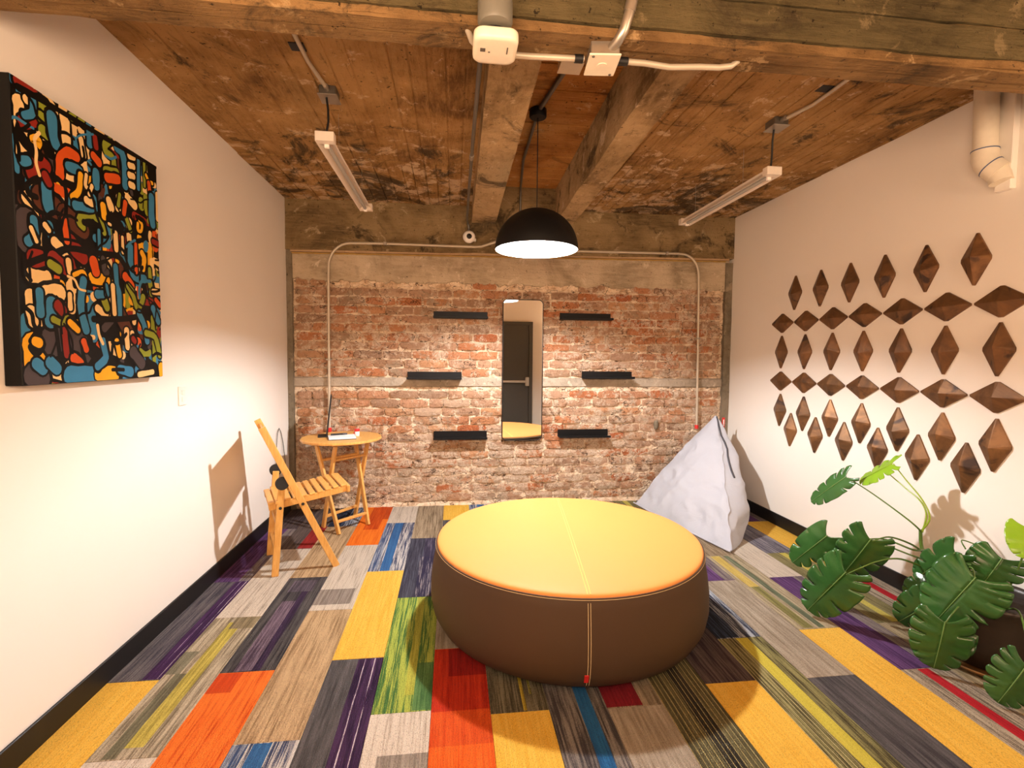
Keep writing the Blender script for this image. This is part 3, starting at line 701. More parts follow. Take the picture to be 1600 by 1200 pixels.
# ---------------- painting
pa = root('abstract_painting', (0, -2.605, 1.38), 'large colourful abstract painting on a black edged canvas on the left wall', 'painting')
mb = MB(); mb.cbox(.002, .060, -3.03, -2.18, 1.38, 2.455, .003); part('canvas', mb, MT['paint_K'], pa)
PAINT = json.loads(r'''[["C",0.07,[[0.045,0.922],[0.051,0.854],[0.059,0.759]]],["C",0.05,[[0.059,0.624],[0.079,0.611],[0.096,0.56],[0.106,0.488],[0.11,0.442]]],["C",0.06,[[0.063,0.37],[0.142,0.371]]],["C",0.08,[[0.138,0.313],[0.216,0.326]]],["C",0.05,[[0.055,0.25],[0.066,0.214]]],["Y",0.1,[[0.061,0.139],[0.07,0.055]]],["C",0.05,[[0.151,0.043],[0.221,0.032]]],["N",0.1,[[0.054,0.551],[0.056,0.479]]],["N",0.09,[[0.055,0.036],[0.096,0.016]]],["N",0.12,[[0.165,0.151],[0.282,0.195],[0.347,0.113]]],["W",0.1,[[0.138,0.644],[0.212,0.623]]],["W",0.08,[[0.26,0.615],[0.378,0.578]]],["R",0.07,[[0.287,0.52],[0.371,0.472]]],["R",0.07,[[0.081,0.428],[0.124,0.435]]],["W",0.08,[[0.619,0.278],[0.705,0.188]]],["K",0.06,[[0.076,0.978],[0.098,0.907]]],["R",0.05,[[0.043,0.991],[0.115,0.985]]],["R",0.05,[[0.055,0.864],[0.108,0.888]]],["R",0.06,[[0.087,0.74],[0.131,0.763],[0.167,0.755]]],["R",0.05,[[0.092,0.705],[0.081,0.748]]],["C",0.035,[[0.078,0.948],[0.08,0.945]]],["G",0.05,[[0.144,0.961],[0.181,0.966]]],["G",0.045,[[0.149,0.916],[0.183,0.915]]],["G",0.045,[[0.156,0.873],[0.182,0.868]]],["Y",0.028,[[0.1,0.826],[0.119,0.84],[0.139,0.83],[0.123,0.808],[0.099,0.808]]],["K",0.05,[[0.045,0.816],[0.071,0.798],[0.133,0.782]]],["B",0.03,[[0.063,0.889],[0.11,0.911],[0.113,0.958]]],["B",0.05,[[0.21,0.939],[0.213,0.874],[0.227,0.849]]],["B",0.035,[[0.046,0.737],[0.074,0.747]]],["C",0.05,[[0.277,0.993],[0.289,0.939],[0.29,0.875]]],["G",0.04,[[0.326,0.981],[0.352,0.986]]],["G",0.04,[[0.387,0.989],[0.405,0.985]]],["B",0.035,[[0.438,0.992],[0.441,0.919]]],["C",0.03,[[0.382,0.921],[0.397,0.863]]],["O",0.045,[[0.244,0.748],[0.248,0.808],[0.3,0.848],[0.351,0.844]]],["B",0.045,[[0.296,0.793],[0.374,0.8],[0.362,0.751]]],["Y",0.03,[[0.373,0.784],[0.36,0.719],[0.315,0.687]]],["C",0.02,[[0.41,0.795],[0.398,0.75],[0.422,0.745]]],["B",0.045,[[0.478,0.825],[0.475,0.77]]],["R",0.03,[[0.478,0.963],[0.485,0.923]]],["O",0.04,[[0.463,0.884],[0.501,0.869]]],["G",0.035,[[0.59,0.985],[0.546,0.954],[0.555,0.923],[0.613,0.925],[0.615,0.88]]],["G",0.04,[[0.55,0.85],[0.636,0.869]]],["O",0.045,[[0.558,0.825],[0.645,0.843]]],["B",0.045,[[0.642,0.974],[0.686,0.965],[0.706,0.913],[0.7,0.829]]],["C",0.035,[[0.744,0.971],[0.781,0.976]]],["C",0.035,[[0.742,0.929],[0.778,0.934]]],["C",0.035,[[0.739,0.887],[0.775,0.891]]],["C",0.035,[[0.743,0.847],[0.772,0.848]]],["B",0.025,[[0.824,0.972],[0.816,0.848]]],["G",0.02,[[0.877,1.0],[0.874,0.875]]],["K",0.06,[[0.934,0.979],[0.943,0.919]]],["Y",0.02,[[0.891,0.929],[0.916,0.905],[0.951,0.908]]],["O",0.03,[[0.915,0.899],[0.925,0.851]]],["B",0.05,[[0.938,0.841],[0.932,0.751],[0.944,0.715]]],["C",0.03,[[0.995,0.868],[0.994,0.751]]],["B",0.05,[[0.163,0.688],[0.167,0.632],[0.173,0.614]]],["B",0.04,[[0.089,0.559],[0.093,0.504],[0.056,0.479]]],["K",0.022,[[0.055,0.659],[0.084,0.685],[0.158,0.724],[0.236,0.736],[0.282,0.709],[0.267,0.596]]],["K",0.022,[[0.147,0.448],[0.135,0.493],[0.148,0.571],[0.196,0.61],[0.259,0.605],[0.289,0.561],[0.26,0.495],[0.201,0.456]]],["K",0.025,[[0.061,0.661],[0.067,0.635],[0.109,0.637]]],["B",0.04,[[0.169,0.556],[0.182,0.521]]],["C",0.045,[[0.197,0.504],[0.227,0.49]]],["O",0.03,[[0.258,0.594],[0.27,0.517]]],["G",0.03,[[0.378,0.589],[0.344,0.602],[0.363,0.632],[0.438,0.649],[0.505,0.636],[0.523,0.596]]],["K",0.03,[[0.38,0.61],[0.426,0.609],[0.446,0.624]]],["B",0.04,[[0.33,0.661],[0.44,0.676]]],["C",0.04,[[0.404,0.699],[0.441,0.697]]],["Y",0.04,[[0.52,0.705],[0.527,0.663]]],["C",0.04,[[0.563,0.737],[0.582,0.708]]],["C",0.035,[[0.64,0.768],[0.659,0.726]]],["K",0.07,[[0.568,0.66],[0.643,0.642]]],["C",0.014,[[0.557,0.641],[0.573,0.639]]],["C",0.03,[[0.608,0.612],[0.61,0.544]]],["B",0.02,[[0.483,0.599],[0.482,0.501]]],["C",0.02,[[0.663,0.605],[0.663,0.541]]],["G",0.02,[[0.652,0.782],[0.638,0.733]]],["Y",0.02,[[0.813,0.712],[0.842,0.694],[0.829,0.66],[0.797,0.66],[0.801,0.692]]],["K",0.025,[[0.788,0.719],[0.877,0.714],[0.872,0.637],[0.781,0.608]]],["G",0.025,[[0.703,0.689],[0.735,0.648]]],["B",0.045,[[0.73,0.575],[0.721,0.502],[0.746,0.445],[0.847,0.451]]],["O",0.025,[[0.775,0.595],[0.772,0.473]]],["Y",0.035,[[0.828,0.567],[0.853,0.546],[0.836,0.494]]],["G",0.03,[[0.897,0.502],[0.9,0.464]]],["G",0.035,[[0.899,0.438],[0.909,0.388]]],["C",0.03,[[0.924,0.402],[1.008,0.404]]],["R",0.03,[[0.939,0.637],[0.994,0.633]]],["K",0.03,[[0.044,0.404],[0.124,0.435],[0.285,0.5],[0.428,0.503],[0.635,0.525],[0.7,0.463]]],["R",0.06,[[0.185,0.444],[0.263,0.416]]],["G",0.04,[[0.168,0.422],[0.214,0.409]]],["C",0.03,[[0.273,0.448],[0.279,0.408]]],["Y",0.05,[[0.422,0.405],[0.531,0.408]]],["O",0.05,[[0.436,0.472],[0.452,0.431]]],["N",0.03,[[0.506,0.493],[0.513,0.439],[0.533,0.441]]],["K",0.03,[[0.31,0.361],[0.304,0.401],[0.349,0.417],[0.402,0.382]]],["Y",0.02,[[0.304,0.401],[0.368,0.425],[0.384,0.395]]],["B",0.04,[[0.365,0.388],[0.343,0.323],[0.34,0.27],[0.371,0.198]]],["C",0.025,[[0.274,0.326],[0.274,0.276]]],["W",0.05,[[0.213,0.281],[0.227,0.242]]],["B",0.06,[[0.167,0.287],[0.155,0.218]]],["B",0.035,[[0.102,0.319],[0.104,0.244]]],["R",0.05,[[0.205,0.28],[0.228,0.262]]],["G",0.028,[[0.171,0.229],[0.233,0.213],[0.252,0.244],[0.3,0.206]]],["B",0.035,[[0.599,0.473],[0.604,0.393],[0.624,0.36],[0.618,0.267]]],["C",0.028,[[0.572,0.39],[0.579,0.276]]],["C",0.04,[[0.453,0.289],[0.511,0.266]]],["G",0.04,[[0.496,0.337],[0.524,0.295]]],["B",0.04,[[0.456,0.344],[0.496,0.348]]],["O",0.045,[[0.675,0.442],[0.731,0.407]]],["G",0.035,[[0.696,0.403],[0.741,0.372],[0.773,0.301],[0.814,0.341],[0.828,0.368]]],["K",0.03,[[0.421,0.244],[0.64,0.256],[0.784,0.277]]],["B",0.04,[[0.785,0.29],[0.833,0.242],[0.854,0.167]]],["G",0.035,[[0.844,0.205],[0.938,0.195],[0.974,0.103]]],["K",0.03,[[0.048,0.148],[0.078,0.177],[0.119,0.14],[0.073,0.102],[0.047,0.13]]],["Y",0.04,[[0.069,0.149],[0.09,0.144]]],["K",0.022,[[0.184,0.2],[0.201,0.092],[0.214,0.052]]],["K",0.022,[[0.246,0.163],[0.283,0.071],[0.298,0.04]]],["K",0.022,[[0.332,0.155],[0.346,0.092],[0.379,0.038]]],["R",0.03,[[0.232,0.193],[0.242,0.102]]],["O",0.045,[[0.284,0.092],[0.326,0.071]]],["B",0.05,[[0.071,0.074],[0.106,0.054]]],["B",0.05,[[0.145,0.078],[0.182,0.053]]],["B",0.09,[[0.262,0.025],[0.435,0.02]]],["Y",0.08,[[0.455,0.025],[0.558,0.022]]],["K",0.07,[[0.385,0.134],[0.441,0.102]]],["B",0.04,[[0.484,0.158],[0.51,0.091],[0.438,0.058]]],["K",0.018,[[0.506,0.181],[0.54,0.068],[0.558,0.171],[0.605,0.067],[0.636,0.197]]],["C",0.04,[[0.671,0.21],[0.678,0.139]]],["C",0.03,[[0.718,0.2],[0.725,0.127]]],["R",0.03,[[0.724,0.176],[0.74,0.164]]],["N",0.06,[[0.724,0.115],[0.796,0.065]]],["B",0.05,[[0.604,0.044],[0.695,0.03]]],["C",0.03,[[0.767,0.016],[0.899,0.025]]],["K",0.04,[[0.849,0.077],[0.928,0.05]]],["Y",0.05,[[0.985,0.049],[0.991,0.009]]],["B",0.04,[[0.918,0.324],[0.97,0.262]]],["O",0.03,[[0.949,0.366],[0.99,0.343]]],["K",0.025,[[0.036,0.971],[0.236,0.977],[0.558,0.98],[0.99,0.996]]],["C",0.02,[[0.073,0.528],[0.099,0.487]]],["O",0.03,[[0.35,0.155],[0.366,0.124]]],["Y",0.03,[[0.589,0.161],[0.608,0.103]]],["R",0.035,[[0.158,0.724],[0.179,0.701]]],["C",0.025,[[0.147,0.552],[0.168,0.537]]],["B",0.03,[[0.519,0.384],[0.527,0.351]]],["Y",0.03,[[0.267,0.224],[0.317,0.196]]],["C",0.02,[[0.424,0.725],[0.445,0.762]]],["O",0.03,[[0.681,0.708],[0.696,0.758]]]]''')
kinds = 'KBYCORGNW'; mb = MB(); lay = [0]
def stroke(kc, w, pts):
    lay[0] += 1; x = .0604+lay[0]*2.2e-6
    P_ = [Vector((-3.03+u*.85, 1.38+v*1.075)) for u, v in pts]
    if len(P_) == 1: P_.append(P_[0]+Vector((.001, .001)))
    Q = []
    for i in range(len(P_)-1):
        for k in range(4): Q.append(P_[i].lerp(P_[i+1], k/4))
    Q.append(P_[-1])
    for _ in range(2): Q = [Q[0]]+[(Q[i-1]+Q[i]*2+Q[i+1])/4 for i in range(1, len(Q)-1)]+[Q[-1]]
    h = w/2; vs = []; N = len(Q)
    L = []; Rr = []
    for i, q in enumerate(Q):
        t = (Q[min(i+1, N-1)]-Q[max(i-1, 0)]); t = t.normalized() if t.length > 1e-6 else Vector((1, 0)); nn = Vector((-t.y, t.x))
        hh = h*(1+.22*noise.noise(Vector((q.x*30, q.y*30, lay[0]))))
        L.append(q+nn*hh); Rr.append(q-nn*hh)
    t0 = (Q[0]-Q[1]).normalized(); t1 = (Q[-1]-Q[-2]).normalized()
    
    cl = lambda p: (x, min(max(p.x, -3.028), -2.182), min(max(p.y, 1.382), 2.453))
    n = len(L); vs = [cl(p) for p in L]+[cl(p) for p in Rr]; fs = [(i, i+1, n+i+1, n+i) for i in range(n-1)]
    for q, t_, la, lb, ia, ib in ((Q[-1], t1, L[-1], Rr[-1], n-1, 2*n-1), (Q[0], t0, L[0], Rr[0], 0, n)):
        m0 = len(vs); nn_ = (la-lb)/2
        vs += [cl(q+nn_*math.cos(PI*k/6)+t_*nn_.length*.9*math.sin(PI*k/6)) for k in range(1, 6)]; fs.append((ia, *range(m0, m0+5), ib))
    mb.mi = kinds.index(kc); mb.add(vs, fs)
rp = random.Random(21)
for i in range(260):
    u, v = rp.random(), rp.random()
    kc = rp.choice('BBYYCCCORGNWBC'); w = rp.uniform(.02, .05); a = rp.choice([PI/2, PI/2, 0, rp.uniform(0, PI)]); l = rp.uniform(.02, .09)
    pts = [(u+l*k*math.cos(a)+rp.uniform(-.008, .008), v+l*k*math.sin(a)*.8) for k in range(rp.choice([2, 2, 3]))]
    stroke(kc, w, pts)
    if rp.random() < .5: stroke('K', rp.uniform(.008, .016), [(p[0]+rp.uniform(.01, .03), p[1]+rp.uniform(-.01, .03)) for p in pts])
for kc, w, pts in PAINT: 
    if kc != 'K': stroke('K', w+.018, pts)
    stroke(kc, w*.92, pts)
for i in range(46):
    u, v = rp.random(), rp.random(); a = rp.uniform(0, 2*PI)
    pts = []
    for k in range(rp.choice([3, 4, 5])):
        pts.append((u, v)); a += rp.uniform(-1.1, 1.1); u += .045*math.cos(a); v += .04*math.sin(a)
    stroke(rp.choice('KKKKKCB'), rp.uniform(.008, .018), pts)
part('paint_strokes', mb, [MT['paint_'+k] for k in kinds], pa, 'blue, yellow, orange and green shapes between black lines')

# ---------------- light switch
sw = root('light_switch', (0, -1.885, 1.20), 'white light switch plate on the left wall below the painting', 'light switch')
mb = MB(); mb.cbox(0, .009, -1.924, -1.846, 1.200, 1.312, .003); part('switch_plate', mb, MT['white_plastic'], sw)
for z in (1.262, 1.222):
    mb = MB(); mb.cbox(.008, .013, -1.902, -1.868, z, z+.028, .002); part('rocker', mb, MT['white_plastic'], sw)

# ---------------- copper diamonds
def diamond(hw, hh, pk, flip):
    b = MB(); r = .010; bev = .004
    P_ = [(0, hh), (hw, 0), (0, -hh), (-hw, 0)]
    def rounded(s):
        o = []
        for i, (a, c) in enumerate(P_):
            for j, t in ((-1, .06), (1, .06)):
                p2 = P_[(i+j) % 4]; tt_ = t if i in (0, 2) or True else t
                o.append((s*(a+(p2[0]-a)*tt_), s*(c+(p2[1]-c)*tt_)))
        return o
    ro = rounded(1.0); n = len(ro)
    # wall plate, folded face with an off-centre peak and crease
    vs = [(0, a, c) for a, c in ro]+[(-.010, a, c) for a, c in ro]+[(-pk, 0.0, flip*hh*.10)]
    fs = [tuple(range(n))]+[(i, (i+1) % n, n+(i+1) % n, n+i) for i in range(n)]+[(n+i, n+(i+1) % n, 2*n) for i in range(n)]
    b.add(vs, fs); me = b.mesh('copper_diamond', MT['copper']); recalc(me); return me
mv = [diamond(.085, .154, .048, f) for f in (1, -1)]; mh = [diamond(.1475, .0895, .040, f) for f in (0, .6)]
ordn = ['nearest the brick wall', 'second from the brick wall', 'third from the brick wall', 'fourth from the brick wall', 'fifth from the brick wall', 'sixth from the brick wall', 'farthest from the brick wall']
rows = [('upright', 'top row', 6, -1.0, 2.068), ('sideways', 'upper sideways row', 7, -.85, 1.818), ('upright', 'middle upright row', 7, -.85, 1.563),
        ('sideways', 'lower sideways row', 7, -.855, 1.305), ('upright', 'hanging row under the lower sideways row', 7, -.86, 1.046), ('upright', 'bottom row', 6, -1.008, .890)]
for kd, rn, nn, y, z in rows:
    for k in range(nn):
        me = (mv if kd == 'upright' else mh)[rnd.randrange(2)]
        o = link('copper_diamond', me, None, (W-.001, y-.2965*k, z)); od = ordn[k] if not (nn == 6 and k == 5) else ordn[6]
        if kd == 'upright': o.rotation_euler = (rnd.uniform(-.02, .02), 0, 0)
        o['label'] = f'{kd} copper diamond plaque, {rn}, {od}'; o['category'] = 'wall decoration'; o['group'] = 'copper diamonds on the right wall'

# ---------------- strip lights
def strip(x, y0, y1, z, cab, name_lab):
    t = root('strip_light', (x, (y0+y1)/2, z), name_lab, 'light fixture', 'unlit strip lights under the ceiling')
    b = MB(); T = lambda a, y, c: (x+a, y, z+c)
    prof = [(-.050, .0), (-.046, .0), (-.020, .028), (.020, .028), (.046, 0), (.050, 0), (.024, .034), (.024, .05), (-.024, .05), (-.024, .034)]
    b.prism(prof, y1-y0, lambda a, c, d: (x+a, y0+d, z+c)); part('reflector', b, MT['white_metal'], t)
    for ya, yb in ((y0-.004, y0+.05), (y1-.05, y1+.004)):
        b = MB(); b.cbox(x-.05, x+.05, ya, yb, z+.002, z+.052, .003); part('end_cap', b, MT['white_metal'], t)
        b = MB(); ym = yb+.008 if ya < y0 else ya-.008; b.cbox(x-.013, x+.013, ym-.010, ym+.010, z-.016, z+.03, .003); part('tube_holder', b, MT['white_plastic'], t)
    b = MB(); b.tube([(x, y0+.06, z+.006), (x, y1-.06, z+.006)], .0115, 14); part('tube_lamp', b, MT['shade_in'], t, 'slim white unlit tube')
    b = MB(); b.tube(cab, .006, 8); part('cable', b, MT['black_rubber'], t)
    for yy in (y0+.35, y1-.2):
        b = MB(); b.tube([(x, yy, z+.05), (x, yy, H-.004)], .0012, 5); part('hanger_wire', b, MT['galv'], t)
strip(.875, -2.12, -.80, 2.655, [(.875, -2.06, H-.0535), (.885, -2.07, 2.84), (.890, -2.09, 2.77), (.878, -2.09, 2.70)], 'unlit white strip light under the left ceiling bay')
strip(3.585, -1.98, -.74, 2.665, [(3.53, -2.04, H-.0535), (3.53, -2.03, 2.85), (3.55, -2.00, 2.78), (3.578, -1.95, 2.71)], 'unlit white strip light under the right ceiling bay')
def ceilbox(x, y, lab):
    t = root('junction_box', (x, y, H-.06), lab, 'electrical box', 'metal boxes on the ceiling')
    b = MB(); b.cbox(x-.045, x+.045, y-.05, y+.05, H-.045, H+.002, .004); part('box_body', b, MT['galv_dull'], t)
    b = MB(); b.cbox(x-.052, x+.052, y-.057, y+.057, H-.052, H-.046, .002); part('cover_plate', b, MT['galv'], t)
    b = MB(); b.tube([(x, y-.048, H-.022), (x, y-.085, H-.022)], .014, 12); part('connector', b, MT['galv'], t)
ceilbox(.885, -2.04, 'grey metal junction box on the ceiling above the left strip light')
ceilbox(3.54, -2.05, 'grey metal junction box on the ceiling above the right strip light')
def conduit(pts, r, lab, m='conduit', cat='conduit', coup=()):
    t = root('conduit', tuple(pts[0]), lab, cat)
    b = MB(); b.tube(pts, r, 12); part('conduit_pipe', b, MT[m], t)
    for a, bb, rr, mm in coup:
        b = MB(); b.tube([a, bb], rr, 12); part('coupling', b, MT[mm], t)
    return t
conduit([(.852, -3.14, H-.014), (.850, -2.6, H-.014), (.852, -2.33, H-.014), (.885, -2.10, H-.022)], .0105, 'straight metal conduit on the ceiling leading to the left junction box')
conduit([(3.60, -3.14, H-.014), (3.595, -2.6, H-.014), (3.60, -2.28, H-.016), (3.545, -2.11, H-.022)], .0105, 'bent metal conduit on the ceiling leading to the right junction box')
for x, y in ((.835, -2.42), (3.565, -2.42)):
    b = MB(); b.cbox(x-.04, x+.03, y-.035, y+.03, H-.006, H+.004, .002); single('blanking_plate', b, MT['black_matte'], 'small black plate on the ceiling beside the %s conduit' % ('left' if x < 2 else 'right'), 'plate')
conduit([(1.683, -3.14, 2.79), (1.683, -2.0, 2.79), (1.688, -1.0, 2.79), (1.695, -.2, 2.79), (1.705, -.055, 2.79), (1.715, -.045, 2.77), (1.718, -.045, 2.725)], .011, 'long thin conduit running along the left concrete joist', 'galv_dull', coup=[((1.683, -2.9, 2.79), (1.683, -2.84, 2.79), .015, 'galv'), ((1.685, -1.7, 2.79), (1.685, -1.64, 2.79), .015, 'galv')])
conduit([(2.208, -2.11, HC-.02), (2.170, -1.85, HC-.02), (2.140, -1.64, HC-.02)], .015, 'short thick conduit between the centre box and the lamp canopy', 'galv_dull')
conduit([(2.135, -1.52, HC-.018), (2.145, -1.0, HC-.016), (2.15, -.75, HC-.016), (2.19, -.35, HC-.018), (2.215, -.10, HC-.03), (2.222, -.05, HC-.08), (2.222, -.045, 2.9), (2.222, -.045, 2.70)], .011, 'curved conduit from the lamp canopy down the back beam', 'galv_dull')
b0 = root('junction_box', (2.225, -2.10, HC-.06), 'white junction box high between the two concrete joists', 'electrical box')
b = MB(); b.cbox(2.155, 2.275, -2.225, -2.115, HC-.05, HC+.004, .004); part('box_body', b, MT['cream_plastic'], b0)
b = MB(); b.cbox(2.150, 2.280, -2.23, -2.11, HC-.058, HC-.051, .002); part('cover_plate', b, MT['cream_plastic'], b0)
# beam-mounted box and conduits
bx = root('junction_box', (2.10, -3.19, 2.53), 'square metal box with cream cover under the cross beam', 'electrical box')
Tq = lambda a, y, z: (a+.10*(y+3.19), y-.10*(a-2.095), z)
b = MB(); b.cbox(2.045, 2.145, -3.245, -3.125, 2.549, 2.60, .003, Tq); part('box_body', b, MT['galv'], bx)
b = MB(); b.cbox(2.040, 2.150, -3.25, -3.12, 2.542, 2.5485, .002, Tq); part('cover_plate', b, MT['cream_plastic'], bx, 'cream cover with a round knockout')
b = MB(); b.lathe([(.018, -.002), (.018, 0)], (2.095, -3.185, 2.542), 18); part('knockout', b, MT['cream_plastic'], bx)
for x, y in ((2.05, -3.235), (2.14, -3.135)):
    b = MB(); b.lathe([(.005, -.002), (.005, 0)], (x, y, 2.542), 10); part('screw', b, MT['galv_dull'], bx)
conduit([(2.155, -3.17, 2.572), (2.26, -3.17, 2.572), (2.36, -3.155, 2.574), (2.47, -3.175, 2.572), (2.54, -3.18, 2.572), (2.585, -3.185, 2.578), (2.61, -3.185, 2.597), (2.625, -3.185, 2.625)], .0105, 'pale conduit under the cross beam ending in an upward bend, right of the box', coup=[((2.160, -3.17, 2.572), (2.195, -3.17, 2.572), .0145, 'black_rubber'), ((2.150, -3.17, 2.572), (2.162, -3.17, 2.572), .012, 'galv')])
conduit([(2.035, -3.165, 2.572), (1.93, -3.16, 2.572), (1.84, -3.155, 2.572), (1.72, -3.155, 2.572), (1.66, -3.17, 2.573), (1.63, -3.21, 2.576), (1.612, -3.24, 2.60)], .0105, 'pale conduit under the cross beam between the box and the wireless unit', coup=[((2.0, -3.164, 2.572), (2.03, -3.165, 2.572), .0145, 'black_rubber')])
conduit([(2.165, -3.305, 3.15), (2.165, -3.305, 2.78), (2.164, -3.303, 2.72), (2.158, -3.296, 2.67), (2.140, -3.285, 2.605), (2.125, -3.262, 2.58), (2.112, -3.235, 2.572)], .0175, 'thick metal conduit coming down the beam face into the square box', 'galv', coup=[((2.162, -3.300, 2.70), (2.155, -3.294, 2.66), .020, 'galv')])
wa = root('wireless_access_point', (1.705, -3.26, 2.49), 'white rounded wireless unit on a round grey mount under the cross beam', 'wireless unit')
b = MB(); o_ = rrect(1.632, 1.778, -3.345, -3.195, .033, 6)
rings = [(1.0, .012), (1.0, .026), (.985, .0345), (.96, .037)]; n = len(o_); vs = []; cx_, cy_ = 1.705, -3.27
for s, zz in [(.80, .0), (.93, .0015), (.985, .006)]+rings:
    vs += [(cx_+(x-cx_)*s, cy_+(y-cy_)*s, 2.508+zz) for x, y in o_]
fs = [tuple(range(n-1, -1, -1))]
for k in range(6):
    for i in range(n): fs.append((k*n+i, k*n+(i+1) % n, (k+1)*n+(i+1) % n, (k+1)*n+i))
fs.append(tuple(6*n+i for i in range(n))); b.add(vs, fs, True); part('housing', b, MT['cream_plastic'], wa)
b = MB(); b.lathe([(.052, 0), (.052, .008)], (1.70, -3.285, 2.545), 28); part('gasket', b, MT['black_rubber'], wa)
b = MB(); b.lathe([(.052, 0), (.056, .01), (.056, .07), (.050, .092), (.03, .10)], (1.70, -3.330, 2.553), 28); part('mounting_box', b, MT['grey_plastic'], wa, 'round grey plastic mount')
for q_ in ((1.655, 1.672, -3.288, -3.270), (1.682, 1.688, -3.272, -3.266), (1.742, 1.746, -3.30, -3.265)):
    b = MB(); b.cbox(*q_, 2.5065, 2.5085, .0005); part('printed_mark', b, MT['galv_dull'], wa)
b = MB(); b.tube([(1.712, -3.33, 3.05), (1.712, -3.33, 2.65)], .010, 10); b.tube([(1.690, -3.33, 3.05), (1.690, -3.33, 2.65)], .008, 10); part('cable', b, MT['black_rubber'], wa)

# wall conduit: two drops joined over the beam
pts = [(.385, -.035, .80), (.387, -.035, 1.5), (.390, -.035, 2.25)]
pts += [(.60-.21*math.cos(a), -.038, 2.33+.235*math.sin(a)) for a in [PI/2*i/8 for i in range(1, 9)]]
pts += [(.9, -.055, 2.568), (1.4, -.055, 2.566), (1.78, -.055, 2.566), (1.84, -.055, 2.572), (1.98, -.055, 2.622), (2.10, -.055, 2.64), (2.3, -.055, 2.625), (2.5, -.055, 2.575), (2.62, -.055, 2.562), (2.83, -.055, 2.560), (3.4, -.055, 2.566), (3.86, -.055, 2.57)]
pts += [(3.90+.19*math.sin(a), -.045, 2.355+.215*math.cos(a)) for a in [PI/2*i/8 for i in range(1, 9)]]
pts += [(4.100, -.035, 2.2), (4.112, -.035, 1.5), (4.122, -.035, .80)]
wc = root('conduit', (.385, -.035, .8), 'long looped metal conduit framing the brick wall on both sides', 'conduit')
b = MB(); b.tube(pts, .0125, 12); part('conduit_pipe', b, MT['conduit'], wc)
for x, z, zz in ((.385, .76, .80), (4.122, .76, .80)):
    b = MB(); b.tube([(x, -.035, z), (x, -.035, zz)], .019, 12); part('end_fitting', b, MT['red'], wc, 'red end fitting')
for p_ in ((.385, 1.45), (.905, None), (3.72, None), (4.108, 1.7)):
    b = MB()
    if p_[1]: b.cbox(p_[0]-.024, p_[0]+.024, -.05, -.002, p_[1], p_[1]+.012, .002)
    else: b.cbox(p_[0], p_[0]+.03, -.073, -.032, 2.552, 2.584, .003)
    part('pipe_clip', b, MT['galv'], wc)
# sensor on the back beam
sc_ = root('security_sensor', (1.72, -.045, 2.60), 'small round white sensor with black centre on the back beam', 'sensor')
b = MB(); T = lambda x, y, z: (1.72+x, -.055-z, 2.656+y)
b.lathe([(.052, 0), (.060, .012), (.058, .03), (.045, .046), (.03, .05)], (0, 0, 0), 28, T); part('housing', b, MT['white_plastic'], sc_)
b = MB(); b.lathe([(.026, .048), (.024, .056), (.0001, .060)], (0, 0, 0), 20, T, capt=False); part('lens', b, MT['black_rubber'], sc_)
b = MB(); b.cbox(1.765, 1.79, -.075, -.035, 2.615, 2.645, .004); part('bracket', b, MT['steel'], sc_)
b = MB(); b.tube([(1.718, -.05, 2.72), (1.718, -.05, 2.70)], .016, 10); part('gland', b, MT['black_rubber'], sc_)

# drain pipe
dp = root('drain_pipe', (4.40, -2.56, 2.40), 'cream plastic drain pipe with elbow on the right wall by the beam', 'pipe')
b = MB(); b.tube([(4.395, -2.555, 3.0), (4.395, -2.565, 2.62)], .053, 24); part('pipe_section', b, MT['pvc'], dp)
b = MB(); b.tube([(4.395, -2.565, 2.625), (4.395, -2.566, 2.585), (4.399, -2.575, 2.555), (4.407, -2.59, 2.53), (4.416, -2.604, 2.51), (4.425, -2.617, 2.492)], .058, 24); part('elbow', b, MT['pvc'], dp)
b = MB(); b.tube([(4.418, -2.607, 2.505), (4.425, -2.62, 2.475), (4.428, -2.628, 2.44)], .050, 24); part('pipe_end', b, MT['pvc'], dp)
b = MB(); b.tube([(4.395, -2.565, 2.622), (4.395, -2.565, 2.627)], .0592, 24); b.tube([(4.4065, -2.589, 2.532), (4.408, -2.592, 2.528)], .0592, 24); part('glue_line', b, MT['ink'], dp)
b = MB(); b.cbox(4.445, 4.482, -2.66, -2.58, 2.40, 3.0, .004); part('back_channel', b, MT['wall'], dp)
# small stone peg in the bricks
b = MB(); b.lathe([(.0001, -.05), (.016, -.045), (.024, -.02), (.024, .02), (.016, .045), (.0001, .05)], (0, 0, 0), 14, lambda x, y, z: (3.685+x, -.012+y*.8, .80+z), False, False); single('wall_peg', b, MT['column'], 'small oval grey stone peg sticking out of the bricks beside the beanbag', 'peg')

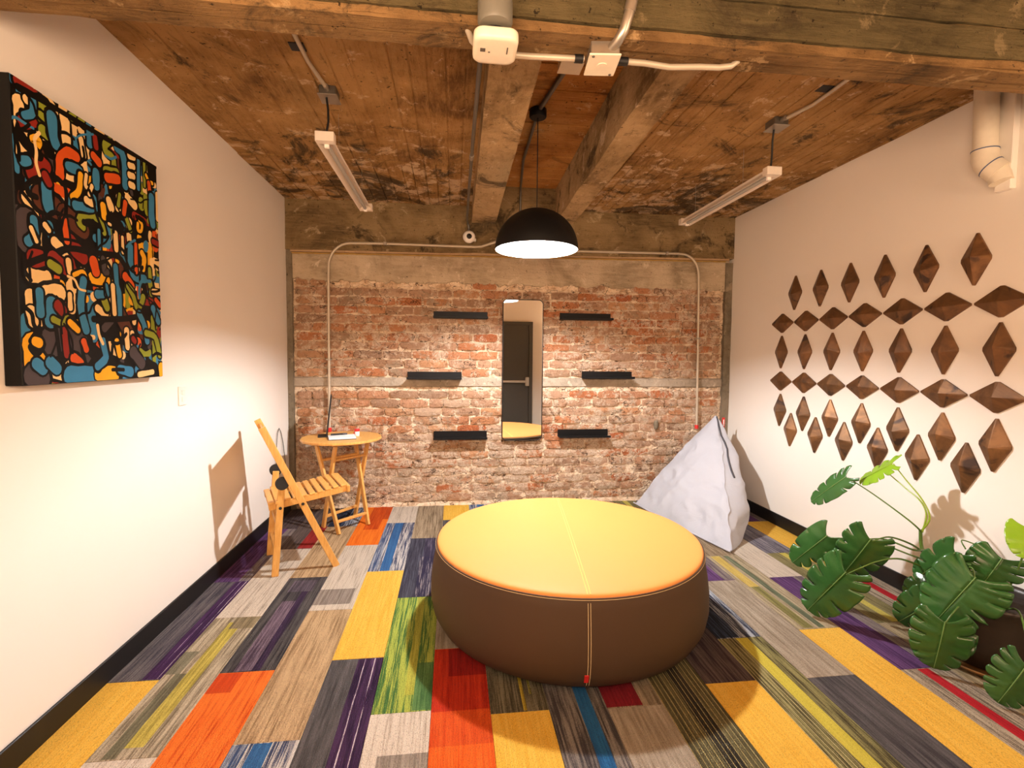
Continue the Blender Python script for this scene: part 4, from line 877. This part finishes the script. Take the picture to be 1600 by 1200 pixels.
# ---------------- folding chair
F = Vector((.916, .40, 0)).normalized(); Lt = Vector((-F.y, F.x, 0)); O = Vector((.385, -1.548, 0))
ch = root('folding_chair', tuple(O+F*.2+Lt*.24), 'light wooden slatted folding chair in front of the left wall', 'chair')
TC = lambda a, b, c: tuple(O+F*a+Lt*b+Vector((0, 0, c)))
def cbar(name, p, q, w, d, up=None, lab=None, m='wood_z'):
    b = MB(); b.bar(TC(*p), TC(*q), w, d, up or Lt, .003); return part(name, b, MT[m], ch, lab)
def px_(z): return .396-.452*z
WD = .47
for s, bb in ((0, .0), (1, WD)):
    cbar('front_leg', (px_(0), bb, 0), (px_(1.02), bb, 1.02), .046, .024)
    cbar('rear_leg', (.0, bb+(.026 if s == 0 else -.026), 0), (.052, bb+(.026 if s == 0 else -.026), .63), .044, .022)
    cbar('seat_rail', (-.03, bb+(.05 if s == 0 else -.05), .470), (.485, bb+(.05 if s == 0 else -.05), .540), .045, .022)
    b = MB(); yy = bb+(-.014 if s == 0 else .014)
    b.lathe([(.040, -.012), (.043, -.008), (.043, .016), (.040, .020)], (0, 0, 0), 28, lambda x, y, z: TC(.052+x, (.012 if s == 0 else WD-.012)-z*(1 if s == 0 else -1), .635+y)); part('hinge_disc', b, MT['black_matte'], ch, 'round black hinge disc')
    for a_, c_ in ((px_(.483), .483), (.037, .473)):
        b = MB(); b.lathe([(.010, -.004), (.010, .004)], (0, 0, 0), 14, lambda x, y, z: TC(a_+x, bb+(-.014 if s == 0 else .014)+z, c_+y)); part('bolt', b, MT['black_matte'], ch)
for i in range(10):
    a = -.015+i*.0525; zc = .472+.024+(a+.03)*.136+.003*math.sin(i)
    b = MB(); b.cbox(a-.019, a+.019, .012+.024, WD-.036, zc-.007, zc+.007, .003, lambda x, y, z: TC(x, y, z+(x-a)*.136)); part('seat_slat', b, MT['wood'], ch)
b = MB(); b.cbox(.478, .500, .02, WD-.02, .515, .566, .004, TC); part('front_rail', b, MT['wood'], ch)
for z0, z1 in ((.74, .995),):
    b = MB(); b.bar(TC(px_(z0)+.004, WD/2, z0), TC(px_(z1)+.004, WD/2, z1), WD-.02, .014, F, .004)
    part('backrest', b, MT['wood'], ch)
for z in (.16, .34):
    a = .0+.052*z/.63; b = MB(); b.cbox(a-.012, a+.012, .02, WD-.02, z-.018, z+.018, .003, TC); part('stretcher', b, MT['wood'], ch)
b = MB(); b.cbox(px_(.13)-.012, px_(.13)+.012, .01, WD-.01, .11, .145, .003, TC); 
cbar('stretcher', (.02, .01, .505), (.02, WD-.01, .505), .02, .02, (0, 0, 1))
b = MB(); b.tube([TC(-.02, WD+.03, .50)] and [(.02, -.42, .50), (.012, -.38, .70), (.012, -.35, .80), (.012, -.31, .835), (.012, -.27, .80), (.012, -.22, .70), (.02, -.17, .45)], .0035, 6)
single('cable_loop', b, MT['galv_dull'], 'thin grey cable loop hanging on the left wall behind the chair', 'cable')

# ---------------- bistro table
tx, ty, tz = .575, -.385, .765
tb = root('bistro_table', (tx, ty, 0), 'small round wooden folding table by the brick wall', 'table')
b = MB(); b.lathe([(.335, -.024), (.345, -.022), (.348, -.018), (.348, -.004), (.344, 0)], (tx, ty, tz), 20, sm=False); part('tabletop', b, MT['wood'], tb)
def tbar(name, p, q, w=.040, d=.022, up=(1, 0, 0)):
    b = MB(); b.bar(p, q, w, d, up, .003); part(name, b, MT['wood_z'], tb)
zt = tz-.026
A0, A1 = Vector((.625, -.755, 0)), Vector((.825, -.530, 0)); U = Vector((.345, -.42, zt)); V_ = Vector((.79, -.17, zt))
A0t, A1t = Vector((.385, -.52, zt)), Vector((.655, -.22, zt))
B0, B1 = Vector((.450, -.560, 0)), Vector((.660, -.25, 0)); B0t, B1t = Vector((.570, -.60, zt)), Vector((.80, -.36, zt))
upv = (A1-A0).normalized()
for p, q in ((A0, A0t), (A1, A1t), (B0, B0t), (B1, B1t)): tbar('leg', p, q, up=(upv.x, upv.y, 0))
def lp(p, q, t): return p.lerp(q, t)
tbar('crossbar', lp(A0, A0t, .13), lp(A1, A1t, .13), .03, .02, (0, 0, 1))
tbar('crossbar', lp(B0, B0t, .13), lp(B1, B1t, .13), .03, .02, (0, 0, 1))
tbar('crossbar', lp(A0, A0t, .80), lp(A1, A1t, .80), .03, .02, (0, 0, 1))
tbar('crossbar', lp(B0, B0t, .80), lp(B1, B1t, .80), .03, .02, (0, 0, 1))
tbar('rail', (.36, -.555, zt-.012), (.64, -.205, zt-.012), .03, .022, (0, 0, 1)); tbar('rail', (.545, -.625, zt-.012), (.83, -.33, zt-.012), .03, .022, (0, 0, 1))

# things on the table
nb = root('notebook', (.60, -.50, tz), 'thick white notepad lying open on the wooden table', 'notebook')
an = .28; ca, sa = math.cos(an), math.sin(an); TN = lambda x, y, z: (.595+x*ca-y*sa, -.475+x*sa+y*ca, tz+z)
b = MB(); b.cbox(-.115, .115, -.085, .085, .001, .006, .001, TN); part('cover', b, MT['bag_grey'], nb, 'grey backing card')
b = MB(); b.cbox(-.112, .112, -.082, .082, .006, .022, .001, TN); part('page_block', b, MT['paper'], nb)
b = MB(); b.cbox(-.07, .108, -.058, -.055, .022, .0225, .0001, TN); part('printed_line', b, MT['ink'], nb)
pn = root('marker_pen', (.52, -.40, tz+.023), 'dark marker pen lying on the white notepad', 'pen')
b = MB(); b.tube([TN(-.09, .052, .031), TN(.01, .06, .031)], .0085, 12); part('barrel', b, MT['black_matte'], pn)
b = MB(); b.tube([TN(.01, .06, .031), TN(.05, .063, .031)], [.009, .007], 12); part('cap', b, MT['bag_grey'], pn)
jr = root('small_jar', (.72, -.30, tz), 'tiny clear jar with red lid beside the notepad', 'jar')
b = MB(); b.lathe([(.020, 0), (.022, .004), (.022, .038), (.018, .044)], (.70, -.345, tz), 18); part('jar_body', b, MT['label_white'], jr)
b = MB(); b.lathe([(.023, .044), (.024, .048), (.024, .064), (.021, .067)], (.70, -.345, tz), 18); part('lid', b, MT['red_glass'], jr)
b = MB(); b.cbox(.675, .6785, -.37, -.32, tz+.004, tz+.04, .001); part('label_strip', b, MT['red_glass'], jr)
fr = root('tabletop_sign', (.45, -.36, tz), 'thin black upright stand seen edge-on at the back of the table', 'sign stand')
vd = Vector((-.235, .972, 0)).normalized(); vs_ = Vector((vd.y, -vd.x, 0))
TF = lambda a, b, c: tuple(Vector((.447, -.40, tz))+vs_*a+vd*b+Vector((0, 0, c)))
b = MB(); b.cbox(-.006, .006, 0, .20, .004, .37, .002, lambda x, y, z: TF(x+.115*z, y, z)); part('panel', b, MT['black_matte'], fr)
b = MB(); b.cbox(-.075, .012, -.01, .15, 0, .008, .002, TF); part('foot', b, MT['black_matte'], fr)

# ---------------- beanbag
bb = root('beanbag', (4.0, -.7, 0), 'white pyramid shaped beanbag slumped in the corner against the brick wall', 'beanbag')
AP = Vector((4.175, -.315, .935))
corners = [Vector((3.70, -1.45, 0)), Vector((4.04, -1.02, 0)), Vector((4.34, -.24, 0)), Vector((3.42, -.13, 0))]
N = 34; M_ = 40
def base_pt(k):
    c = k // N; f = (k % N)/N; a, d = corners[c], corners[(c+1) % 4]
    p = a.lerp(d, f); mid = (corners[0]+corners[1]+corners[2]+corners[3])/4
    out_ = (p-mid); out_.z = 0; n_ = (d-a).cross(Vector((0, 0, 1))).normalized()
    if n_.dot(out_) < 0: n_ = -n_
    return p, n_, f, c
bulge = [.06, .07, .02, .03]
def bag_pt(k, t):
    p, n_, f, c = base_pt(k % (4*N))
    q = p.lerp(AP, t)
    side = math.sin(PI*f)
    body = math.sin(PI*min(1, t*.95+.06))**.7
    amt = {0: .13, 1: .04, 2: .02, 3: .05}[c]*side*body
    # corner ridges also bulge outwards half way up
    mid = Vector((3.98, -.66, q.z)).lerp(Vector((AP.x, AP.y, q.z)), t); o_ = (q-mid); o_.z = 0
    corner = {0: (.10, .10), 1: (.10, .03), 2: (.03, .03), 3: (.03, .10)}[c]
    cb = corner[0]*(1-f)+corner[1]*f
    q = q+n_*amt+(o_.normalized() if o_.length > 1e-4 else Vector())*cb*math.sin(PI*t)*.95*(1-t*.3)
    if t < .999:
        w = Vector((q.x*3.2, q.y*3.2, q.z*6.5)); d = noise.noise(w)*.030+(abs(noise.noise(Vector((q.x*3+q.z*2.5, q.y*5-q.z*3, q.z*7))))**.7)*-.040+abs(noise.noise(Vector((q.y*7+q.z*9, 3, q.z*12-q.y*5))))*-.014+.012
        q = q+n_*d*min(1, (1-t)*3)*min(1, t*8+.15)
    q.z = max(.003, q.z-(.0 if t > .1 else 0))
    q.x = min(q.x, W-.012); q.y = min(q.y, -.035)
    return q
b = MB(); vs = []
tl = [0, .015, .04]+[.04+.96*((i/M_)**.95) for i in range(1, M_)]
for t in tl: vs += [tuple(bag_pt(k, t)) for k in range(4*N)]
n = 4*N; fs = [(i*n+k, i*n+(k+1) % n, (i+1)*n+(k+1) % n, (i+1)*n+k) for i in range(len(tl)-1) for k in range(n)]
vs.append(tuple(AP)); fs += [((len(tl)-1)*n+k, (len(tl)-1)*n+(k+1) % n, len(vs)-1) for k in range(n)]
vs.append((4.0, -.7, .002)); fs += [((k+1) % n, k, len(vs)-1) for k in range(n)]
b.add(vs, fs, True); o = part('bag_cover', b, MT['bag'], bb)
md = o.modifiers.new('smooth_surface', 'SUBSURF'); md.levels = 1; md.render_levels = 2
# hem along the foot, seam cord and zip up the ridge, tag
b = MB(); hp = [bag_pt(k, .0)+Vector((-.006, 0, .012)) for k in range(3*N, 4*N+1)]; b.tube(hp, .008, 8); part('hem', b, MT['bag'], bb)
b = MB(); b.tube([bag_pt(0, t)+Vector((.004, -.004, 0)) for t in [.02+.96*i/30 for i in range(31)]], .0045, 6); part('seam_cord', b, MT['bag'], bb)
b = MB(); b.tube([bag_pt(int(round(1+10*(1-t))), t)+Vector((.004, -.006, .0)) for t in [.50+.485*i/9 for i in range(10)]], .008, 6); part('zip_band', b, MT['bag_grey'], bb, 'dark grey zip band')
b = MB(); q = Vector((4.262, -.31, .86)); b.cbox(q.x-.014, q.x+.014, q.y-.003, q.y+.003, q.z-.05, q.z+.05, .001); b.cbox(4.20, 4.262, -.311, -.308, .855, .862, .001); part('fabric_tag', b, MT['red'], bb, 'red fabric tag')
b = MB(); b.cbox(q.x-.005, q.x+.006, q.y-.0045, q.y-.003, q.z-.035, q.z+.03, .0005); part('tag_print', b, MT['label_white'], bb)

# ---------------- potted monstera
PX, PY = 4.235, -2.85
sa_ = MB(); sa_.lathe([(.17, 0), (.215, .006), (.238, .022), (.243, .034), (.236, .034), (.21, .020), (.17, .014), (.0001, .014)], (PX-.004, PY, 0), 48, capt=False)
single('plant_saucer', sa_, MT['saucer'], 'bronze coloured saucer under the dark plant pot', 'saucer')
pm = root('potted_monstera', (PX, PY, .015), 'large leafy monstera in a dark round pot by the right wall', 'potted plant')
b = MB(); b.lathe([(.150, 0), (.168, .006), (.190, .10), (.208, .22), (.220, .305), (.226, .310), (.226, .326), (.214, .328), (.206, .30), (.200, .27)], (PX, PY, .015), 56, capt=False); part('pot', b, MT['pot'], pm, 'dark round pot')
b = MB(); vs = [(PX, PY, .30)]; nn = 28
for rr_ in (.07, .14, .203):
    vs += [(PX+rr_*math.cos(2*PI*k/nn), PY+rr_*math.sin(2*PI*k/nn), .297+.012*noise.noise(Vector((k, rr_*30, 0)))) for k in range(nn)]
fs = [(0, 1+k, 1+(k+1) % nn) for k in range(nn)]+[(1+j*nn+k, 1+j*nn+(k+1) % nn, 1+(j+1)*nn+(k+1) % nn, 1+(j+1)*nn+k) for j in range(2) for k in range(nn)]
b.add(vs, fs, True); part('soil', b, MT['soil'], pm)

def leaf(A, T, N_, width, seed, m='leaf', droop=.10, fold=.25, lobes=6, gap=.5):
    """a split monstera blade: heart base at A, tip at T, facing N_"""
    A = Vector(A); T = Vector(T); Y = T-A; L = Y.length; Y.normalize()
    N_ = Vector(N_); Z = (N_-Y*N_.dot(Y)).normalized(); X = Y.cross(Z)
    r = random.Random(seed); b = MB()
    def Mg(a): return Vector((.5*math.sin(PI*(.17+.83*a))**.72*(1-.02*a), -.20+1.20*(1-math.cos(PI*a**.92))/2))
    def Pm(a): return Vector((0, .02+.96*a**1.25))
    def place(s, q):
        x = q.x*s*width/L if False else q.x*s; y = q.y
        z = -fold*abs(x)**1.4-droop*(y*y)*1.0+.015*math.sin(y*21+seed)*(abs(x)*2)
        return A+X*(x*width)+Y*(y*L)+Z*(z*width)
    F_ = [0, .12, .25, .4, .55, .7, .82, .92, 1.0]
    for s in (-1, 1):
        Nl = lobes+(r.randrange(2)); cuts = [i/Nl for i in range(Nl+1)]
        cuts = [0]+[c+r.uniform(-.03, .03) for c in cuts[1:-1]]+[1]; GG = [0]+[r.choice([.0, .6, 1, 1.4]) for _ in cuts[1:-1]]+[0]; SS = [r.uniform(.35, .62) for _ in cuts]
        for i in range(Nl):
            a0, a1 = cuts[i], cuts[i+1]; pass
            K = 5; grid = []
            for f in F_:
                def gp(c): return GG[c]*gap*((max(0, f-SS[c])/(1-SS[c]))**.6*.018+.012*max(0, (f-.8)/.2)**2)
                g0 = gp(i); g1 = gp(i+1)
                b0, b1 = a0+g0, a1-g1
                row = []
                for k in range(K):
                    a = b0+(b1-b0)*k/(K-1); am = a0+(a1-a0)*k/(K-1)
                    p = Pm(am)*(1-f)+Mg(a)*f
                    c_ = 1-.03*(2*k/(K-1)-1)**2*max(0, (f-.6)/.4)*(GG[i]+GG[i+1]) 
                    p = Vector((p.x*c_, p.y+.05*f*(1-f)*2)); q = place(s, p)
                    q = q+Z*(width*.012*math.cos(PI*(2*k/(K-1)-1))*f)      # each segment slightly arched
                    row.append(tuple(q))
                grid.append(row)
            vs = [p for row in grid for p in row]
            fs = [(j*K+k, j*K+k+1, (j+1)*K+k+1, (j+1)*K+k) for j in range(len(F_)-1) for k in range(K-1)]
            if s < 0: fs = [f_[::-1] for f_ in fs]
            b.add(vs, fs, True)
    me = b.mesh('leaf', MT[m], A); bm = bmesh.new(); bm.from_mesh(me); bmesh.ops.remove_doubles(bm, verts=bm.verts, dist=.0006); bm.to_mesh(me); bm.free()
    o = link('leaf', me, pm, A-wloc(pm)); md = o.modifiers.new('thickness', 'SOLIDIFY'); md.thickness = .0012; md.offset = 0
    smooth(o)
    rib = MB(); rib.tube([place(1, Vector((0, y)))+Z*.0012 for y in [i/14 for i in range(15)]], [.0028*(1-.7*i/14) for i in range(15)], 6)
    me2 = rib.mesh('midrib', MT['vein'] if m == 'leaf' else MT['stem_young'], A); link('midrib', me2, o)
    return o
def stalk(pts, r0, r1, m='stem', name='petiole'):
    P_ = [Vector(p) for p in pts]; Q = []
    for i in range(len(P_)-1):       # Catmull-Rom
        p0 = P_[max(i-1, 0)]; p1 = P_[i]; p2 = P_[i+1]; p3 = P_[min(i+2, len(P_)-1)]
        for k in range(6):
            t = k/6; Q.append(.5*((2*p1)+(p2-p0)*t+(2*p0-5*p1+4*p2-p3)*t*t+(3*p1-p0-3*p2+p3)*t**3))
    Q.append(P_[-1]); n = len(Q)
    b = MB(); b.tube(Q, [r0+(r1-r0)*i/(n-1) for i in range(n)], 8); part(name, b, MT[m], pm)
CAM = Vector((CAM_X, CAM_Y, CAM_Z))
def tocam(p, up=.6, lampw=.0):
    d = (CAM-Vector(p)).normalized(); return d+Vector((0, 0, up))
stalk([(4.20, -2.84, .28), (4.17, -2.75, .32), (4.15, -2.66, .37), (4.15, -2.57, .45), (4.15, -2.55, .56)], .012, .0085, name='main_stem')
stalk([(4.15, -2.555, .555), (4.16, -2.59, .64), (4.15, -2.55, .73), (4.15, -2.44, .82), (4.15, -2.36, .89)], .0055, .003, 'stem_young')
stalk([(4.15, -2.56, .55), (4.155, -2.575, .65), (4.15, -2.54, .72), (4.15, -2.45, .765), (4.15, -2.34, .82)], .005, .003, 'stem_young')
stalk([(4.15, -2.56, .55), (4.10, -2.52, .61), (4.06, -2.33, .70), (4.0, -2.20, .77)], .005, .003)
stalk([(4.15, -2.58, .44), (4.05, -2.59, .50), (3.95, -2.56, .53), (3.85, -2.56, .51)], .006, .0035)
stalk([(4.15, -2.575, .46), (4.06, -2.60, .47), (3.97, -2.52, .50), (3.86, -2.50, .50), (3.76, -2.36, .46)], .006, .003)
stalk([(4.15, -2.64, .36), (3.97, -2.62, .43), (3.86, -2.59, .41), (3.76, -2.58, .37), (3.70, -2.56, .33)], .0055, .003)
stalk([(4.15, -2.60, .41), (4.05, -2.60, .44), (3.96, -2.50, .47), (3.88, -2.50, .485), (3.84, -2.50, .47)], .005, .003)
stalk([(4.18, -2.80, .30), (4.14, -2.84, .40), (4.10, -2.86, .48), (4.05, -2.92, .50), (4.0, -2.97, .48)], .006, .0035)
stalk([(4.18, -2.80, .30), (4.10, -2.86, .37), (4.0, -2.93, .36), (3.92, -2.95, .31), (3.88, -2.95, .26)], .0055, .0035)
stalk([(4.17, -2.76, .32), (4.14, -2.76, .42), (4.12, -2.77, .50), (4.10, -2.78, .54)], .005, .003)
stalk([(4.17, -2.78, .32), (4.10, -2.77, .34), (4.03, -2.79, .32), (4.0, -2.79, .28)], .005, .003)
stalk([(4.22, -2.86, .29), (4.25, -2.87, .42), (4.26, -2.87, .50), (4.25, -2.88, .53)], .0055, .003)
stalk([(4.26, -2.88, .29), (4.30, -2.92, .5), (4.31, -2.94, .66), (4.30, -2.94, .71)], .005, .003)
stalk([(4.22, -2.92, .29), (4.14, -3.05, .36), (4.03, -3.17, .30), (3.98, -3.21, .22)], .0055, .003)
stalk([(4.12, -2.82, .56), (4.17, -2.76, .58), (4.22, -2.83, .56), (4.25, -2.88, .53)], .0035, .003)
leaf((4.15, -2.355, .89), (4.10, -2.17, .745), (-.35, -.35, .8), .17, 1, 'leaf_young', .05, .2, 6, 1.1)
leaf((4.0, -2.19, .775), (3.90, -2.01, .57), (-.5, -.55, .75), .15, 2, droop=.1, lobes=6, gap=1.1)
leaf((3.755, -2.35, .47), (3.645, -2.20, .245), (-.55, -.8, .5), .19, 3, lobes=5, gap=1.1)
leaf((3.85, -2.55, .52), (3.79, -2.44, .27), (-.5, -.85, .4), .245, 4, lobes=6, gap=.6)
leaf((3.70, -2.56, .345), (3.595, -2.40, .045), (-.6, -.75, .55), .27, 5, lobes=6, gap=.7, droop=.12)
leaf((4.10, -2.79, .53), (4.06, -2.62, .32), (-.6, -.75, .5), .17, 6, lobes=5, gap=.8)
leaf((4.0, -2.975, .49), (3.885, -2.90, .245), (-.45, -.65, .75), .30, 7, lobes=7, gap=.8, droop=.06)
leaf((3.88, -2.95, .27), (3.84, -2.95, .035), (-.62, -.85, .35), .245, 8, lobes=6, gap=.35, droop=.1)
leaf((4.0, -2.79, .285), (3.93, -2.66, .10), (-.3, -.9, .6), .20, 9, lobes=5, gap=.5)
leaf((4.02, -2.86, .25), (3.97, -2.93, .075), (-.85, -.5, .2), .18, 10, lobes=5, gap=.4)
leaf((4.25, -2.885, .535), (4.17, -2.86, .37), (-.5, -.8, .45), .235, 11, lobes=5, gap=1.0)
leaf((4.30, -2.94, .71), (4.24, -3.00, .58), (-.5, -.7, .6), .15, 12, 'leaf_young', lobes=5, gap=1.0)
leaf((3.98, -3.215, .22), (3.90, -3.18, .03), (-.6, -.75, .4), .19, 13, lobes=6, gap=.6)
leaf((4.10, -2.84, .43), (4.04, -2.72, .30), (-.3, -.8, .7), .20, 14, lobes=5, gap=.3)
leaf((4.10, -2.74, .36), (3.99, -2.62, .24), (-.2, -.7, .8), .19, 15, lobes=5, gap=.4)
